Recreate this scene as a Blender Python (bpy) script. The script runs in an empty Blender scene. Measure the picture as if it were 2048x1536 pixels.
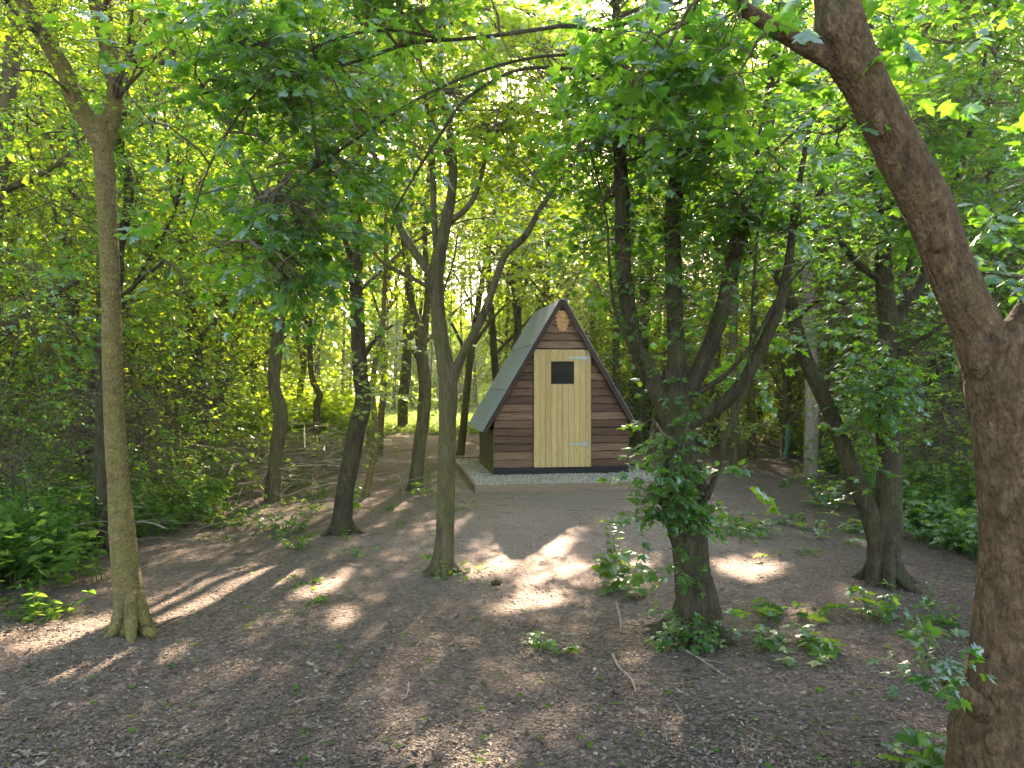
import bpy, math, random
import numpy as np
from math import radians as rad

# ------------------------------------------------------------------ camera, sky, sun, exposure
S = bpy.context.scene
COL = S.collection
F = 1538.0                     # focal length in photograph pixels (2048 wide)
EYE = 1.5
cam_d = bpy.data.cameras.new("camera")
cam_d.sensor_fit = 'HORIZONTAL'
cam_d.sensor_width = 36.0
cam_d.lens = 36.0 * F / 2048.0
cam_d.clip_start = 0.05
cam_d.clip_end = 2000
cam = bpy.data.objects.new("camera", cam_d)
COL.objects.link(cam)
cam.location = (0, 0, EYE)
cam.rotation_euler = (rad(90), 0, 0)
S.camera = cam

SUN_AZ, SUN_EL = 8.0, 27.0     # azimuth to the right of the view axis (+Y), elevation
w = bpy.data.worlds.new("World")
S.world = w
w.use_nodes = True
nt = w.node_tree
nt.nodes.clear()
sky = nt.nodes.new('ShaderNodeTexSky')
sky.sky_type = 'NISHITA'
sky.sun_disc = False
sky.sun_elevation = rad(SUN_EL)
sky.sun_rotation = rad(SUN_AZ)
sky.air_density = 1.0
sky.dust_density = 1.6
bg = nt.nodes.new('ShaderNodeBackground')
bg.inputs['Strength'].default_value = 0.105
wo = nt.nodes.new('ShaderNodeOutputWorld')
nt.links.new(sky.outputs[0], bg.inputs[0])
nt.links.new(bg.outputs[0], wo.inputs[0])

sd = bpy.data.lights.new("sun", 'SUN')
sd.energy = 5.0
sd.angle = rad(0.55)
sd.color = (1.0, 0.88, 0.75)
sun = bpy.data.objects.new("sun", sd)
COL.objects.link(sun)
SV = np.array([math.sin(rad(SUN_AZ)) * math.cos(rad(SUN_EL)), math.cos(rad(SUN_AZ)) * math.cos(rad(SUN_EL)), math.sin(rad(SUN_EL))])
sun.rotation_euler = (rad(90 - SUN_EL), 0, rad(180 - SUN_AZ))
sun.location = (0, 0, 30)

S.view_settings.view_transform = 'Standard'
S.view_settings.look = 'None'
S.view_settings.exposure = 3.35
S.view_settings.use_white_balance = True
S.view_settings.white_balance_temperature = 7500
S.view_settings.white_balance_tint = 14
S.view_settings.gamma = 1.0
S.view_settings.use_curve_mapping = False
S.render.engine = 'CYCLES'
cy = S.cycles
cy.max_bounces = 8
cy.diffuse_bounces = 7
cy.glossy_bounces = 2
cy.transmission_bounces = 2
cy.transparent_max_bounces = 4
cy.volume_bounces = 1
cy.sample_clamp_indirect = 6.0
S.render.filter_size = 1.1
cy.use_denoising = True
cy.denoiser = 'OPENIMAGEDENOISE'
cy.use_adaptive_sampling = True
cy.adaptive_threshold = 0.01

R = np.random.default_rng(7)

# ------------------------------------------------------------------ helpers
def P(px, py, Y):
    return np.array([(px - 1024.0) / F * Y, Y, EYE - (py - 768.0) / F * Y])

def ground_Y(py):
    return EYE * F / (py - 768.0)

def G(px, py):
    return P(px, py, ground_Y(py))

def vnoise(p, f=1.0, seed=0.0):
    x, y, z = (p[..., 0] * f + seed), (p[..., 1] * f - seed * 1.7), (p[..., 2] * f + seed * .6)
    n = (np.sin(x * 1.9 + 1.3 * np.sin(y * 1.7 + z)) + np.sin(y * 2.3 + 1.1 * np.sin(z * 2.1 - x * .7)) +
         np.sin(z * 2.9 + 1.7 * np.sin(x * 1.3 + y * .4)) + .5 * np.sin(x * 5.1 + y * 4.3) + .5 * np.sin(y * 5.7 - z * 4.1))
    return n / 4.0

def norm(v):
    return v / np.maximum(np.linalg.norm(v, axis=-1, keepdims=True), 1e-9)

class Acc:
    """collects vertices, faces and one float per vertex, builds one mesh object"""
    def __init__(self):
        self.v, self.f, self.a, self.n = [], [], [], 0
    def add(self, v, faces, a=None):
        v = np.asarray(v, float).reshape(-1, 3)
        self.v.append(v)
        self.a.append(np.zeros(len(v)) if a is None else np.broadcast_to(np.asarray(a, float), (len(v),)))
        for fa in faces:
            fa = np.asarray(fa, int)
            if fa.ndim == 1: fa = fa[None]
            if len(fa): self.f.append(fa + self.n)
        self.n += len(v)
    def box(self, lo, hi, a=0.5):
        x0, y0, z0 = lo; x1, y1, z1 = hi
        v = [(x0,y0,z0),(x1,y0,z0),(x1,y1,z0),(x0,y1,z0),(x0,y0,z1),(x1,y0,z1),(x1,y1,z1),(x0,y1,z1)]
        self.add(v, [[[0,3,2,1],[4,5,6,7],[0,1,5,4],[1,2,6,5],[2,3,7,6],[3,0,4,7]]], a)
    def prism(self, poly, axis_vec, a=0.5):
        """poly: ordered 3-D outline, extruded along axis_vec"""
        p = np.asarray(poly, float); n = len(p)
        v = np.vstack([p, p + np.asarray(axis_vec)])
        fs = [np.array([list(range(n))[::-1]]), np.array([[i + n for i in range(n)]]),
              np.array([[i, (i + 1) % n, (i + 1) % n + n, i + n] for i in range(n)])]
        self.add(v, fs, a)
    def build(self, name, mat, parent=None, origin=(0, 0, 0), smooth=False, keep_world=True):
        v = np.vstack(self.v) - np.asarray(origin)
        me = bpy.data.meshes.new(name)
        me.vertices.add(len(v))
        me.vertices.foreach_set('co', v.astype(np.float32).ravel())
        tot = np.concatenate([np.full(len(f), f.shape[1]) for f in self.f])
        idx = np.concatenate([f.ravel() for f in self.f])
        me.loops.add(len(idx))
        me.loops.foreach_set('vertex_index', idx.astype(np.int32))
        me.polygons.add(len(tot))
        me.polygons.foreach_set('loop_start', np.concatenate([[0], np.cumsum(tot)[:-1]]).astype(np.int32))
        me.polygons.foreach_set('loop_total', tot.astype(np.int32))
        me.polygons.foreach_set('use_smooth', np.full(len(tot), bool(smooth)))
        at = me.attributes.new('lv', 'FLOAT', 'POINT')
        at.data.foreach_set('value', np.concatenate(self.a).astype(np.float32))
        me.materials.append(mat)
        me.update(calc_edges=True)
        o = bpy.data.objects.new(name, me)
        COL.objects.link(o)
        if parent is not None: o.parent = parent
        return o

def tag(o, label=None, cat=None, group=None, kind=None):
    if label: o['label'] = label
    if cat: o['category'] = cat
    if group: o['group'] = group
    if kind: o['kind'] = kind
    return o

def empty(name, loc, label=None, cat=None, group=None):
    o = bpy.data.objects.new(name, None)
    COL.objects.link(o)
    o.location = tuple(loc)
    o.empty_display_size = .2
    return tag(o, label, cat, group)

def catmull(pts, rs, step):
    pts = np.asarray(pts, float); rs = np.asarray(rs, float)
    if len(pts) < 2: return pts, rs
    q = np.vstack([2 * pts[0] - pts[1], pts, 2 * pts[-1] - pts[-2]])
    r = np.concatenate([[rs[0]], rs, [rs[-1]]])
    op, orr = [], []
    for i in range(1, len(q) - 2):
        L = np.linalg.norm(q[i + 1] - q[i]); n = max(1, int(round(L / step)))
        t = (np.arange(n) / n)[:, None]
        a, b, c, d = q[i - 1], q[i], q[i + 1], q[i + 2]
        op.append(.5 * ((2 * b) + (-a + c) * t + (2 * a - 5 * b + 4 * c - d) * t ** 2 + (-a + 3 * b - 3 * c + d) * t ** 3))
        tt = t[:, 0]
        orr.append(r[i] + (r[i + 1] - r[i]) * (3 * tt ** 2 - 2 * tt ** 3))
    op.append(q[-2][None]); orr.append(np.array([r[-2]]))
    return np.vstack(op), np.concatenate(orr)

def tube(acc, pts, rs, sides=8, step=.15, bark=0.0, seed=0, a=.5, fine=0.0):
    p, r = catmull(pts, rs, step)
    t = norm(np.gradient(p, axis=0))
    up = np.array([0., 0, 1.]) if abs(t[0][2]) < .9 else np.array([1., 0, 0])
    u = norm(np.cross(t[0], up)); us = []
    for k in range(len(p)):
        u = u - t[k] * np.dot(u, t[k]); u = u / max(np.linalg.norm(u), 1e-9); us.append(u)
    us = np.array(us); vs = np.cross(t, us)
    th = np.arange(sides) / sides * 2 * np.pi
    ring = us[:, None] * np.cos(th)[None, :, None] + vs[:, None] * np.sin(th)[None, :, None]
    rr = np.repeat(r[:, None], sides, 1)
    if bark:
        s = np.linspace(0, 1, len(p)) * np.linalg.norm(np.diff(p, axis=0), axis=1).sum() if len(p) > 1 else np.zeros(len(p))
        q = np.stack([np.cos(th)[None] * 1.2 + 0 * s[:, None], np.sin(th)[None] * 1.2 + 0 * s[:, None], s[:, None] * 3 + 0 * th[None]], -1)
        rr = rr * (1 + bark * (.7 * vnoise(q, 1.3, seed) + .4 * vnoise(q, 3.7, seed + 5) + .25 * vnoise(q * np.array([3, 3, 1.]), 4.5, seed + 9)))
        if fine:
            q2 = q * np.array([1, 1, .55])
            rr = rr * (1 + fine * (np.abs(vnoise(q2, 9, seed)) + .7 * np.abs(vnoise(q2, 19, seed + 3)) + .5 * vnoise(q2, 37, seed + 1)))
    v = p[:, None] + ring * rr[..., None]
    n = len(p)
    i, j = np.meshgrid(np.arange(n - 1), np.arange(sides), indexing='ij')
    a0 = i * sides + j; a1 = i * sides + (j + 1) % sides
    quads = np.stack([a0, a1, a1 + sides, a0 + sides], -1).reshape(-1, 4)
    fs = [quads]
    fs.append(np.array([[(n - 1) * sides + k for k in range(sides)]]))
    fs.append(np.array([[k for k in range(sides)][::-1]]))
    acc.add(v.reshape(-1, 3), fs, a)
    return p

def thin_tubes(acc, A, B, r0, r1, droop=0.0, seg=2, a=.5, origin=None):
    """many three-sided twigs at once from points A to points B"""
    A = np.asarray(A, float).reshape(-1, 3); B = np.asarray(B, float).reshape(-1, 3)
    if origin is not None and len(A):
        bad = np.zeros(len(A), bool)
        for q in (.1, .35, .6, .85, 1.0): bad |= sunlit(A + (B - A) * q + origin, 1.0, True)
        A, B = A[~bad], B[~bad]
        if np.ndim(r0): r0 = r0[~bad]
    if not len(A): return
    n = len(A); d = norm(B - A)
    ref = np.where(np.abs(d[:, 2:3]) < .9, np.array([[0, 0, 1.]]), np.array([[1., 0, 0]]))
    u = norm(np.cross(d, ref)); v = np.cross(d, u)
    rings = []
    for k in range(seg + 1):
        t = k / seg
        c = A + (B - A) * t + np.array([0, 0, 1.]) * (np.asarray(droop) * 4 * t * (1 - t))[..., None] if np.ndim(droop) else A + (B - A) * t + np.array([0, 0, droop * 4 * t * (1 - t)])
        r = np.asarray(r0 + (r1 - r0) * t)
        r = np.broadcast_to(r, (n,))[:, None]
        for th in (0, 2.094, 4.189):
            rings.append(c + (u * math.cos(th) + v * math.sin(th)) * r)
    V = np.stack(rings, 1)                       # n, 3*(seg+1), 3
    K = 3 * (seg + 1)
    fs = []
    for k in range(seg):
        for j in range(3):
            fs.append([k * 3 + j, k * 3 + (j + 1) % 3, k * 3 + 3 + (j + 1) % 3, k * 3 + 3 + j])
    fs = np.array(fs)[None] + (np.arange(n) * K)[:, None, None]
    av = np.repeat(np.broadcast_to(a, (n,)), K)
    acc.add(V.reshape(-1, 3), [fs.reshape(-1, 4)], av)

# leaf templates: x along the leaf, y across, z up
def t_maple():
    half = [(0.0, 0.17), (0.10, .42), (0.24, .27), (0.50, .56), (0.55, .22), (0.80, .22)]
    o = [(0, 0)] + half + [(1.08, 0)] + [(x, -y) for x, y in half[::-1]]
    v = [(.36, 0, .03)] + [(x, y, -.10 * abs(y) - .12 * x * x) for x, y in o]
    n = len(o)
    return np.array(v), [np.array([[0, 1 + i, 1 + (i + 1) % n] for i in range(n)])]
def t_lobed():      # five plain lobes, fewer faces
    o = [(0, 0), (.12, .40), (.30, .24), (.58, .48), (.66, .18), (1.05, 0), (.66, -.18), (.58, -.48), (.30, -.24), (.12, -.40)]
    v = [(.38, 0, .04)] + [(x, y, -.12 * abs(y) - .12 * x * x) for x, y in o]
    n = len(o)
    return np.array(v), [np.array([[0, 1 + i, 1 + (i + 1) % n] for i in range(n)])]
def t_ovate():
    v = [(0, 0, 0), (.28, .30, .07), (.70, .22, .02), (1, 0, -.10), (.70, -.22, .02), (.28, -.30, .07)]
    return np.array(v), [np.array([[0, 3, 2, 1], [0, 5, 4, 3]])]
def t_lance():
    v = [(0, 0, 0), (.25, .13, .03), (.65, .10, 0), (1, 0, -.16), (.65, -.10, 0), (.25, -.13, .03)]
    return np.array(v), [np.array([[0, 3, 2, 1], [0, 5, 4, 3]])]
def t_kite():
    v = [(0, 0, 0), (.45, .42, .06), (1, 0, -.06), (.45, -.42, .06)]
    return np.array(v), [np.array([[0, 2, 1], [0, 3, 2]])]
MAPLE, LOBED, OVATE, LANCE, KITE = t_maple(), t_lobed(), t_ovate(), t_lance(), t_kite()

# openings in the canopy through which the sun reaches the forest floor (centre, half axes, tilt, in photograph pixels of the ground point)
GAPS = [(90, 1278, 190, 26, -9), (470, 1172, 130, 24, -17), (355, 1215, 60, 16, -12), (700, 1240, 52, 20, -15), (1010, 1118, 95, 19, -18), (1085, 1085, 65, 16, -12), (300, 1318, 110, 15, -16),
        (1120, 1135, 70, 13, -15), (1055, 1200, 85, 17, -10), (1310, 1115, 48, 17, -5), (1505, 1130, 60, 24, 5), (1432, 1488, 45, 34, 0), (620, 1185, 60, 10, -14),
        (955, 1530, 70, 30, -12), (835, 1492, 36, 22, -20), (690, 1150, 60, 9, -12), (620, 843, 240, 32, 0), (900, 842, 150, 19, 0), (1235, 1150, 45, 10, -10), (1600, 1225, 30, 9, 0), (150, 1345, 70, 8, -14)]
def sunlit(p, gain=1.0, only=False):
    """True for points that would shade one of the openings"""
    g = p - SV * (p[:, 2:3] / SV[2])
    ok = g[:, 1] > 1.2
    Y = np.where(ok, g[:, 1], 1.2)
    px = 1024 + g[:, 0] / Y * F
    py = 768 + EYE / Y * F
    m = np.zeros(len(p), bool)
    g3 = np.stack([g[:, 0], g[:, 1], 0 * Y], -1)
    wob = 1 + .6 * vnoise(g3, 3.2, 2.0) + .95 * vnoise(g3, 7.5, 4.0)
    for cx, cyy, a, b, t in GAPS:
        c, s = math.cos(rad(t)), math.sin(rad(t))
        dx, dy = px - cx, py - cyy
        u, v = (dx * c + dy * s) / a, (-dx * s + dy * c) / b
        m |= (u * u + v * v) < wob * gain * (1.08 if cyy > 900 else 1.0)
    m &= ok
    if only: return m
    # thinner canopy where the low sun comes through to the trees round the glade
    q = p - SV * ((p[:, 1:2] - 13.0) / SV[1])
    X, Z = q[:, 0], q[:, 2]
    h0 = 1.5 * vnoise(p, 1.1, 3)
    e = ((X + 2.0) / 3.8) ** 2 + ((Z - 4.3) / 2.6) ** 2
    far = (p[:, 1] > 15.0 + h0) & (e < 1 + .5 * vnoise(np.stack([X, 0 * X, Z], -1), 2.0, 6))
    h_ = np.modf(np.abs(np.sin(p[:, 0] * 127.1 + p[:, 2] * 311.7) * 43758.5))[0]
    return m | (far & (h_ < .9))

REC = []
def put_leaves(acc, pos, d, nrm, size, tpl, lv, cull=True, origin=None):
    if not len(pos): return
    keep = np.linalg.norm((pos + (0 if origin is None else origin)) - np.array([0, 0, EYE]), axis=1) > 1.15
    if cull:
        keep &= ~sunlit(pos + (0 if origin is None else origin))
    pos, d, nrm, size, lv = pos[keep], d[keep], nrm[keep], size[keep], lv[keep]
    if not len(pos): return
    if cull: REC.append(np.column_stack([pos + (0 if origin is None else origin), size ** 2]))
    d = norm(d); s = norm(np.cross(nrm, d)); nn = np.cross(d, s)
    T, fs = tpl
    V = pos[:, None] + size[:, None, None] * (T[None, :, 0:1] * d[:, None] + T[None, :, 1:2] * s[:, None] + T[None, :, 2:3] * nn[:, None])
    K = len(T); n = len(pos)
    out = [(f[None] + (np.arange(n) * K)[:, None, None]).reshape(-1, f.shape[1]) for f in fs]
    acc.add(V.reshape(-1, 3), out, np.repeat(lv, K))

def sprays(lacc, tacc, base, dirs, L, nodes, size, tpl, rng, flat=.4, droop=.25, tw=.0025, lvbase=None, cull=True, origin=None, hang=.25):
    """twigs that carry leaves in pairs"""
    base = np.asarray(base, float); dirs = norm(np.asarray(dirs, float)); n = len(base)
    if not n: return
    L = np.broadcast_to(L, (n,)).astype(float)
    if cull:
        kp = ~sunlit(base + dirs * L[:, None] * .5 + (0 if origin is None else origin), 1.0, True)
        base, dirs, L = base[kp], dirs[kp], L[kp]; n = len(base)
        if lvbase is not None: lvbase = lvbase[kp]
        if not n: return
    lvb = rng.uniform(0, 1, n) if lvbase is None else lvbase
    side = norm(np.cross(dirs, np.array([0, 0, 1.]) + rng.normal(0, .15, (n, 3))))
    P_, D_, N_, S_, V_ = [], [], [], [], []
    for k in range(1, nodes + 1):
        t = (k - .4 * rng.random(n)) / nodes
        c = base + dirs * (L * t)[:, None] + np.array([0, 0, -1.]) * (droop * L * t * t)[:, None]
        for sg in (-1, 1):
            a = rng.uniform(.5, 1.25, n)
            d = dirs * np.cos(a)[:, None] + side * (sg * np.sin(a))[:, None] + rng.normal(0, .22, (n, 3))
            d[:, 2] -= hang * rng.random(n) * 1.6
            P_.append(c + norm(d) * (size * .25)); D_.append(d)
            N_.append(np.array([0, 0, 1.]) + rng.normal(0, flat, (n, 3)))
            S_.append(size * rng.uniform(.55, 1.2, n)); V_.append(np.clip(lvb * .6 + rng.uniform(0, .4, n), 0, 1))
    e = base + dirs * L[:, None] + np.array([0, 0, -1.]) * (droop * L)[:, None]
    P_.append(e); D_.append(dirs + np.array([0, 0, -hang])); N_.append(np.array([0, 0, 1.]) + rng.normal(0, flat, (n, 3)))
    S_.append(size * rng.uniform(.6, 1.1, n)); V_.append(lvb)
    put_leaves(lacc, np.concatenate(P_), np.concatenate(D_), np.concatenate(N_), np.concatenate(S_), tpl, np.concatenate(V_), cull, origin)
    if tacc is not None and tw:
        thin_tubes(tacc, base, e, tw, tw * .4, seg=2, droop=.03, origin=(None if not cull else (np.zeros(3) if origin is None else origin)))

# ------------------------------------------------------------------ materials
def mat(name):
    m = bpy.data.materials.new(name); m.use_nodes = True
    t = m.node_tree; t.nodes.clear()
    o = t.nodes.new('ShaderNodeOutputMaterial')
    return m, t, o
def N(t, k, **kw):
    n = t.nodes.new(k)
    for a, b in kw.items():
        if a in n.inputs: n.inputs[a].default_value = b
        else: setattr(n, a, b)
    return n
def ramp(t, fac, stops):
    r = t.nodes.new('ShaderNodeValToRGB')
    e = r.color_ramp.elements
    while len(e) < len(stops): e.new(.5)
    for el, (p, c) in zip(e, stops):
        el.position = p; el.color = (*c, 1) if len(c) == 3 else c
    t.links.new(fac, r.inputs[0])
    return r
def math_(t, op, a, b=None):
    n = t.nodes.new('ShaderNodeMath'); n.operation = op
    for i, x in enumerate((a, b)):
        if x is None: continue
        if hasattr(x, 'links'): t.links.new(x, n.inputs[i])
        else: n.inputs[i].default_value = x
    return n.outputs[0]
def mixc(t, fac, a, b, mode='MIX'):
    n = t.nodes.new('ShaderNodeMix'); n.data_type = 'RGBA'; n.blend_type = mode
    for i, x in ((0, fac), (6, a), (7, b)):
        if hasattr(x, 'links'): t.links.new(x, n.inputs[i])
        else: n.inputs[i].default_value = x if i == 0 else (*x, 1)
    return n.outputs[2]

def leaf_mat(name, d0, d1, t0, t1, fac=.5, gloss=.05, rough=.38):
    m, t, o = mat(name)
    at = N(t, 'ShaderNodeAttribute', attribute_name='lv')
    rd = ramp(t, at.outputs['Fac'], [(0, d0), (1, d1)])
    rt = ramp(t, at.outputs['Fac'], [(0, t0), (1, t1)])
    df = N(t, 'ShaderNodeBsdfDiffuse'); tr = N(t, 'ShaderNodeBsdfTranslucent')
    gl = N(t, 'ShaderNodeBsdfGlossy', Roughness=rough); gl.inputs['Color'].default_value = (.9, .95, 1, 1)
    t.links.new(rd.outputs[0], df.inputs[0]); t.links.new(rt.outputs[0], tr.inputs[0])
    m1 = N(t, 'ShaderNodeMixShader'); m1.inputs[0].default_value = fac
    t.links.new(df.outputs[0], m1.inputs[1]); t.links.new(tr.outputs[0], m1.inputs[2])
    lw = N(t, 'ShaderNodeLayerWeight'); lw.inputs[0].default_value = .35
    g = math_(t, 'MULTIPLY', lw.outputs['Fresnel'], gloss * 3)
    g = math_(t, 'MINIMUM', g, .2)
    m2 = N(t, 'ShaderNodeMixShader')
    t.links.new(g, m2.inputs[0]); t.links.new(m1.outputs[0], m2.inputs[1]); t.links.new(gl.outputs[0], m2.inputs[2])
    t.links.new(m2.outputs[0], o.inputs[0])
    return m
M = {}
M['maple'] = leaf_mat('field_maple_leaf', (.022, .070, .020), (.045, .115, .022), (.12, .38, .03), (.36, .64, .035))
M['leaf'] = leaf_mat('woodland_leaf', (.045, .115, .018), (.085, .17, .022), (.32, .56, .025), (.66, .80, .035), .55)
M['thicket'] = leaf_mat('thicket_leaf', (.036, .11, .032), (.07, .16, .030), (.22, .52, .045), (.48, .70, .05), .48)
M['weed'] = leaf_mat('weed_leaf', (.035, .095, .022), (.07, .14, .03), (.22, .44, .04), (.42, .60, .05), .42, .03)
M['grass'] = leaf_mat('grass_blade', (.09, .17, .03), (.16, .24, .05), (.3, .45, .08), (.45, .55, .1), .35)
M['yellow_leaf'] = leaf_mat('wilted_leaf', (.22, .22, .05), (.32, .28, .08), (.4, .4, .06), (.5, .45, .1), .3)

def bark_mat(name, c0, c1, c2, moss=.35, mossc=(.07, .085, .02), scale=14, str_=.8, z=.22, mossz=0):
    m, t, o = mat(name)
    tc = N(t, 'ShaderNodeTexCoord')
    mp = N(t, 'ShaderNodeMapping'); mp.inputs['Scale'].default_value = (1, 1, z)
    t.links.new(tc.outputs['Object'], mp.inputs[0])
    n1 = N(t, 'ShaderNodeTexNoise', Scale=scale, Detail=8, Roughness=.7, Distortion=.6)
    t.links.new(mp.outputs[0], n1.inputs[0])
    vo = N(t, 'ShaderNodeTexVoronoi', Scale=scale * 2.2); vo.feature = 'DISTANCE_TO_EDGE'
    t.links.new(mp.outputs[0], vo.inputs[0])
    n2 = N(t, 'ShaderNodeTexNoise', Scale=4.5, Detail=9, Roughness=.75)
    t.links.new(tc.outputs['Object'], n2.inputs[0])
    n3 = N(t, 'ShaderNodeTexNoise', Scale=70, Detail=3, Roughness=.6)
    t.links.new(mp.outputs[0], n3.inputs[0])
    cr = ramp(t, n1.outputs[0], [(.30, c0), (.52, c1), (.75, c2)])
    c = mixc(t, .6, cr.outputs[0], ramp(t, n3.outputs[0], [(.3, (.45,) * 3), (.7, (1.2,) * 3)]).outputs[0], 'MULTIPLY')
    ms = ramp(t, n2.outputs[0], [(.54 - moss * .3, (0, 0, 0)), (.72 - moss * .3, (1, 1, 1))])
    c = mixc(t, math_(t, 'MULTIPLY', ms.outputs[0], min(1, moss * 1.6)), c, mixc(t, n3.outputs[0], tuple(x * .4 for x in mossc), tuple(x * 1.5 for x in mossc)))
    pb = N(t, 'ShaderNodeBsdfPrincipled', Roughness=.9)
    pb.inputs['Specular IOR Level'].default_value = .25
    t.links.new(c, pb.inputs['Base Color'])
    h = math_(t, 'ADD', math_(t, 'MULTIPLY', n1.outputs[0], 1.0), math_(t, 'MULTIPLY', vo.outputs[0], .9))
    h = math_(t, 'ADD', h, math_(t, 'MULTIPLY', n3.outputs[0], .35))
    b = N(t, 'ShaderNodeBump', Strength=str_, Distance=.02)
    t.links.new(h, b.inputs['Height']); t.links.new(b.outputs[0], pb.inputs['Normal'])
    t.links.new(pb.outputs[0], o.inputs[0])
    return m
M['bark_smooth'] = bark_mat('smooth_olive_bark', (.08, .058, .026), (.17, .128, .050), (.27, .21, .10), .40, (.17, .145, .035), 22, .9, .9)
M['bark_maple'] = bark_mat('fissured_maple_bark', (.018, .014, .009), (.052, .039, .023), (.105, .08, .048), .34, (.06, .07, .018), 20, 1.0, .35)
M['bark_red'] = bark_mat('reddish_brown_bark', (.034, .021, .011), (.125, .074, .036), (.25, .165, .09), .20, (.075, .08, .025), 30, 1.0, .5)
M['bark_grey'] = bark_mat('grey_brown_bark', (.035, .027, .015), (.10, .078, .043), (.19, .15, .09), .42, (.10, .10, .025), 16, 1.0)
M['bark_pale'] = bark_mat('pale_brown_bark', (.14, .115, .08), (.27, .22, .16), (.38, .32, .25), .12, (.1, .11, .04), 8, .5, .6)
M['bark_white'] = bark_mat('pale_silver_bark', (.22, .2, .17), (.45, .43, .38), (.6, .58, .54), .1, (.1, .11, .04), 8, .4, .6)
M['twig'] = bark_mat('twig_bark', (.06, .045, .03), (.12, .09, .06), (.2, .155, .11), .1, scale=20, str_=.2)
M['dead'] = bark_mat('dead_stick', (.15, .115, .08), (.28, .22, .16), (.42, .35, .27), 0, scale=20, str_=.3)

# ------------------------------------------------------------------ ground
HUT_A = rad(8.5)
HUT_O = np.array([-0.287, 12.27, 0.0])
HX = np.array([math.cos(HUT_A), math.sin(HUT_A), 0]); HY = np.array([-math.sin(HUT_A), math.cos(HUT_A), 0]); HZ = np.array([0, 0, 1.])
def hut_local(x, y):
    dx, dy = x - HUT_O[0], y - HUT_O[1]
    return dx * HX[0] + dy * HX[1], dx * HY[0] + dy * HY[1]
def hgt(x, y):
    q = np.stack([x, y, 0 * x], -1)
    h = .035 * vnoise(q, .55, 3) + .014 * vnoise(q, 1.9, 8) + .006 * vnoise(q, 5.1, 4)
    lx, ly = hut_local(x, y)
    d = np.maximum(np.maximum(-.5 - lx, lx - 2.9), np.maximum(-1.9 - ly, ly - 3.5))
    h = h * np.clip(d / 1.0, 0, 1) - .012
    return h + np.clip((y - 45) / 60, 0, 1) * 1.0

xs = np.unique(np.concatenate([np.arange(-9, 9.01, .07), np.sign(np.arange(-40, 41)) * (9 + np.abs(np.arange(-40, 41)) ** 1.45)]))
ys = np.unique(np.concatenate([np.arange(.5, 16.01, .07), 16 + np.arange(1, 60) ** 1.35, -np.arange(0, 30) ** 1.6]))
gx, gy = np.meshgrid(xs, ys, indexing='ij')
gz = hgt(gx, gy)
i, j = np.meshgrid(np.arange(len(xs) - 1), np.arange(len(ys) - 1), indexing='ij')
n_ = len(ys)
q = np.stack([i * n_ + j, (i + 1) * n_ + j, (i + 1) * n_ + j + 1, i * n_ + j + 1], -1).reshape(-1, 4)
ga = Acc(); ga.add(np.stack([gx, gy, gz], -1).reshape(-1, 3), [q])

m, t, o = mat('forest_floor')
tc = N(t, 'ShaderNodeTexCoord')
def nz(sc, det=6, rough=.65, **k):
    n = N(t, 'ShaderNodeTexNoise', Scale=sc, Detail=det, Roughness=rough, **k)
    t.links.new(tc.outputs['Object'], n.inputs[0]); return n.outputs[0]
big, mid, fine, vfine = nz(.55, 4), nz(3.0, 6), nz(26, 6, .75), nz(110, 3)
vo = N(t, 'ShaderNodeTexVoronoi', Scale=52, Randomness=1.0)
mpv = N(t, 'ShaderNodeMapping'); mpv.inputs['Scale'].default_value = (1, 1.7, 1)
dis = N(t, 'ShaderNodeVectorMath'); dis.operation = 'MULTIPLY_ADD'
nn_ = N(t, 'ShaderNodeTexNoise', Scale=14, Detail=2); t.links.new(tc.outputs['Object'], nn_.inputs[0])
t.links.new(nn_.outputs['Color'], dis.inputs[0]); dis.inputs[1].default_value = (.09, .09, .09); t.links.new(tc.outputs['Object'], dis.inputs[2])
t.links.new(dis.outputs[0], mpv.inputs[0]); t.links.new(mpv.outputs[0], vo.inputs[0])
soil = ramp(t, fine, [(.28, (.062, .044, .033)), (.5, (.155, .110, .082)), (.72, (.28, .205, .155))]).outputs[0]
chip = ramp(t, vo.outputs['Color'], [(0, (.05, .036, .026)), (.45, (.15, .108, .081)), (.8, (.29, .215, .165)), (1, (.46, .36, .29))]).outputs[0]
dark = mixc(t, .6, soil, chip)
# paler trodden wood chip down the middle and round the hut
sx = N(t, 'ShaderNodeSeparateXYZ'); t.links.new(tc.outputs['Object'], sx.inputs[0])
X_, Y_ = sx.outputs[0], sx.outputs[1]
cx_ = math_(t, 'MULTIPLY', Y_, .12)
dx_ = math_(t, 'ABSOLUTE', math_(t, 'SUBTRACT', X_, math_(t, 'SUBTRACT', cx_, .35)))
wob = math_(t, 'MULTIPLY', math_(t, 'SUBTRACT', mid, .5), 1.6)
pm = math_(t, 'ADD', math_(t, 'SUBTRACT', 2.6, dx_), wob)
pmr = ramp(t, math_(t, 'MULTIPLY', pm, .6), [(0, (0,) * 3), (1, (1,) * 3)]).outputs[0]
ny = ramp(t, math_(t, 'MULTIPLY', math_(t, 'ADD', Y_, wob), .1), [(.48, (0,) * 3), (.74, (1,) * 3)]).outputs[0]
path = math_(t, 'MULTIPLY', pmr, ny)
pale = mixc(t, .72, chip, ramp(t, fine, [(.3, (.25, .175, .145)), (.55, (.40, .295, .25)), (.75, (.56, .44, .38))]).outputs[0])
base = mixc(t, path, dark, pale)
# thin moss and grass on the trodden soil
gm = ramp(t, mid, [(.60, (0,) * 3), (.74, (1,) * 3)]).outputs[0]
base = mixc(t, math_(t, 'MULTIPLY', gm, .45), base, mixc(t, fine, (.05, .055, .02), (.13, .13, .05)))
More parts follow.
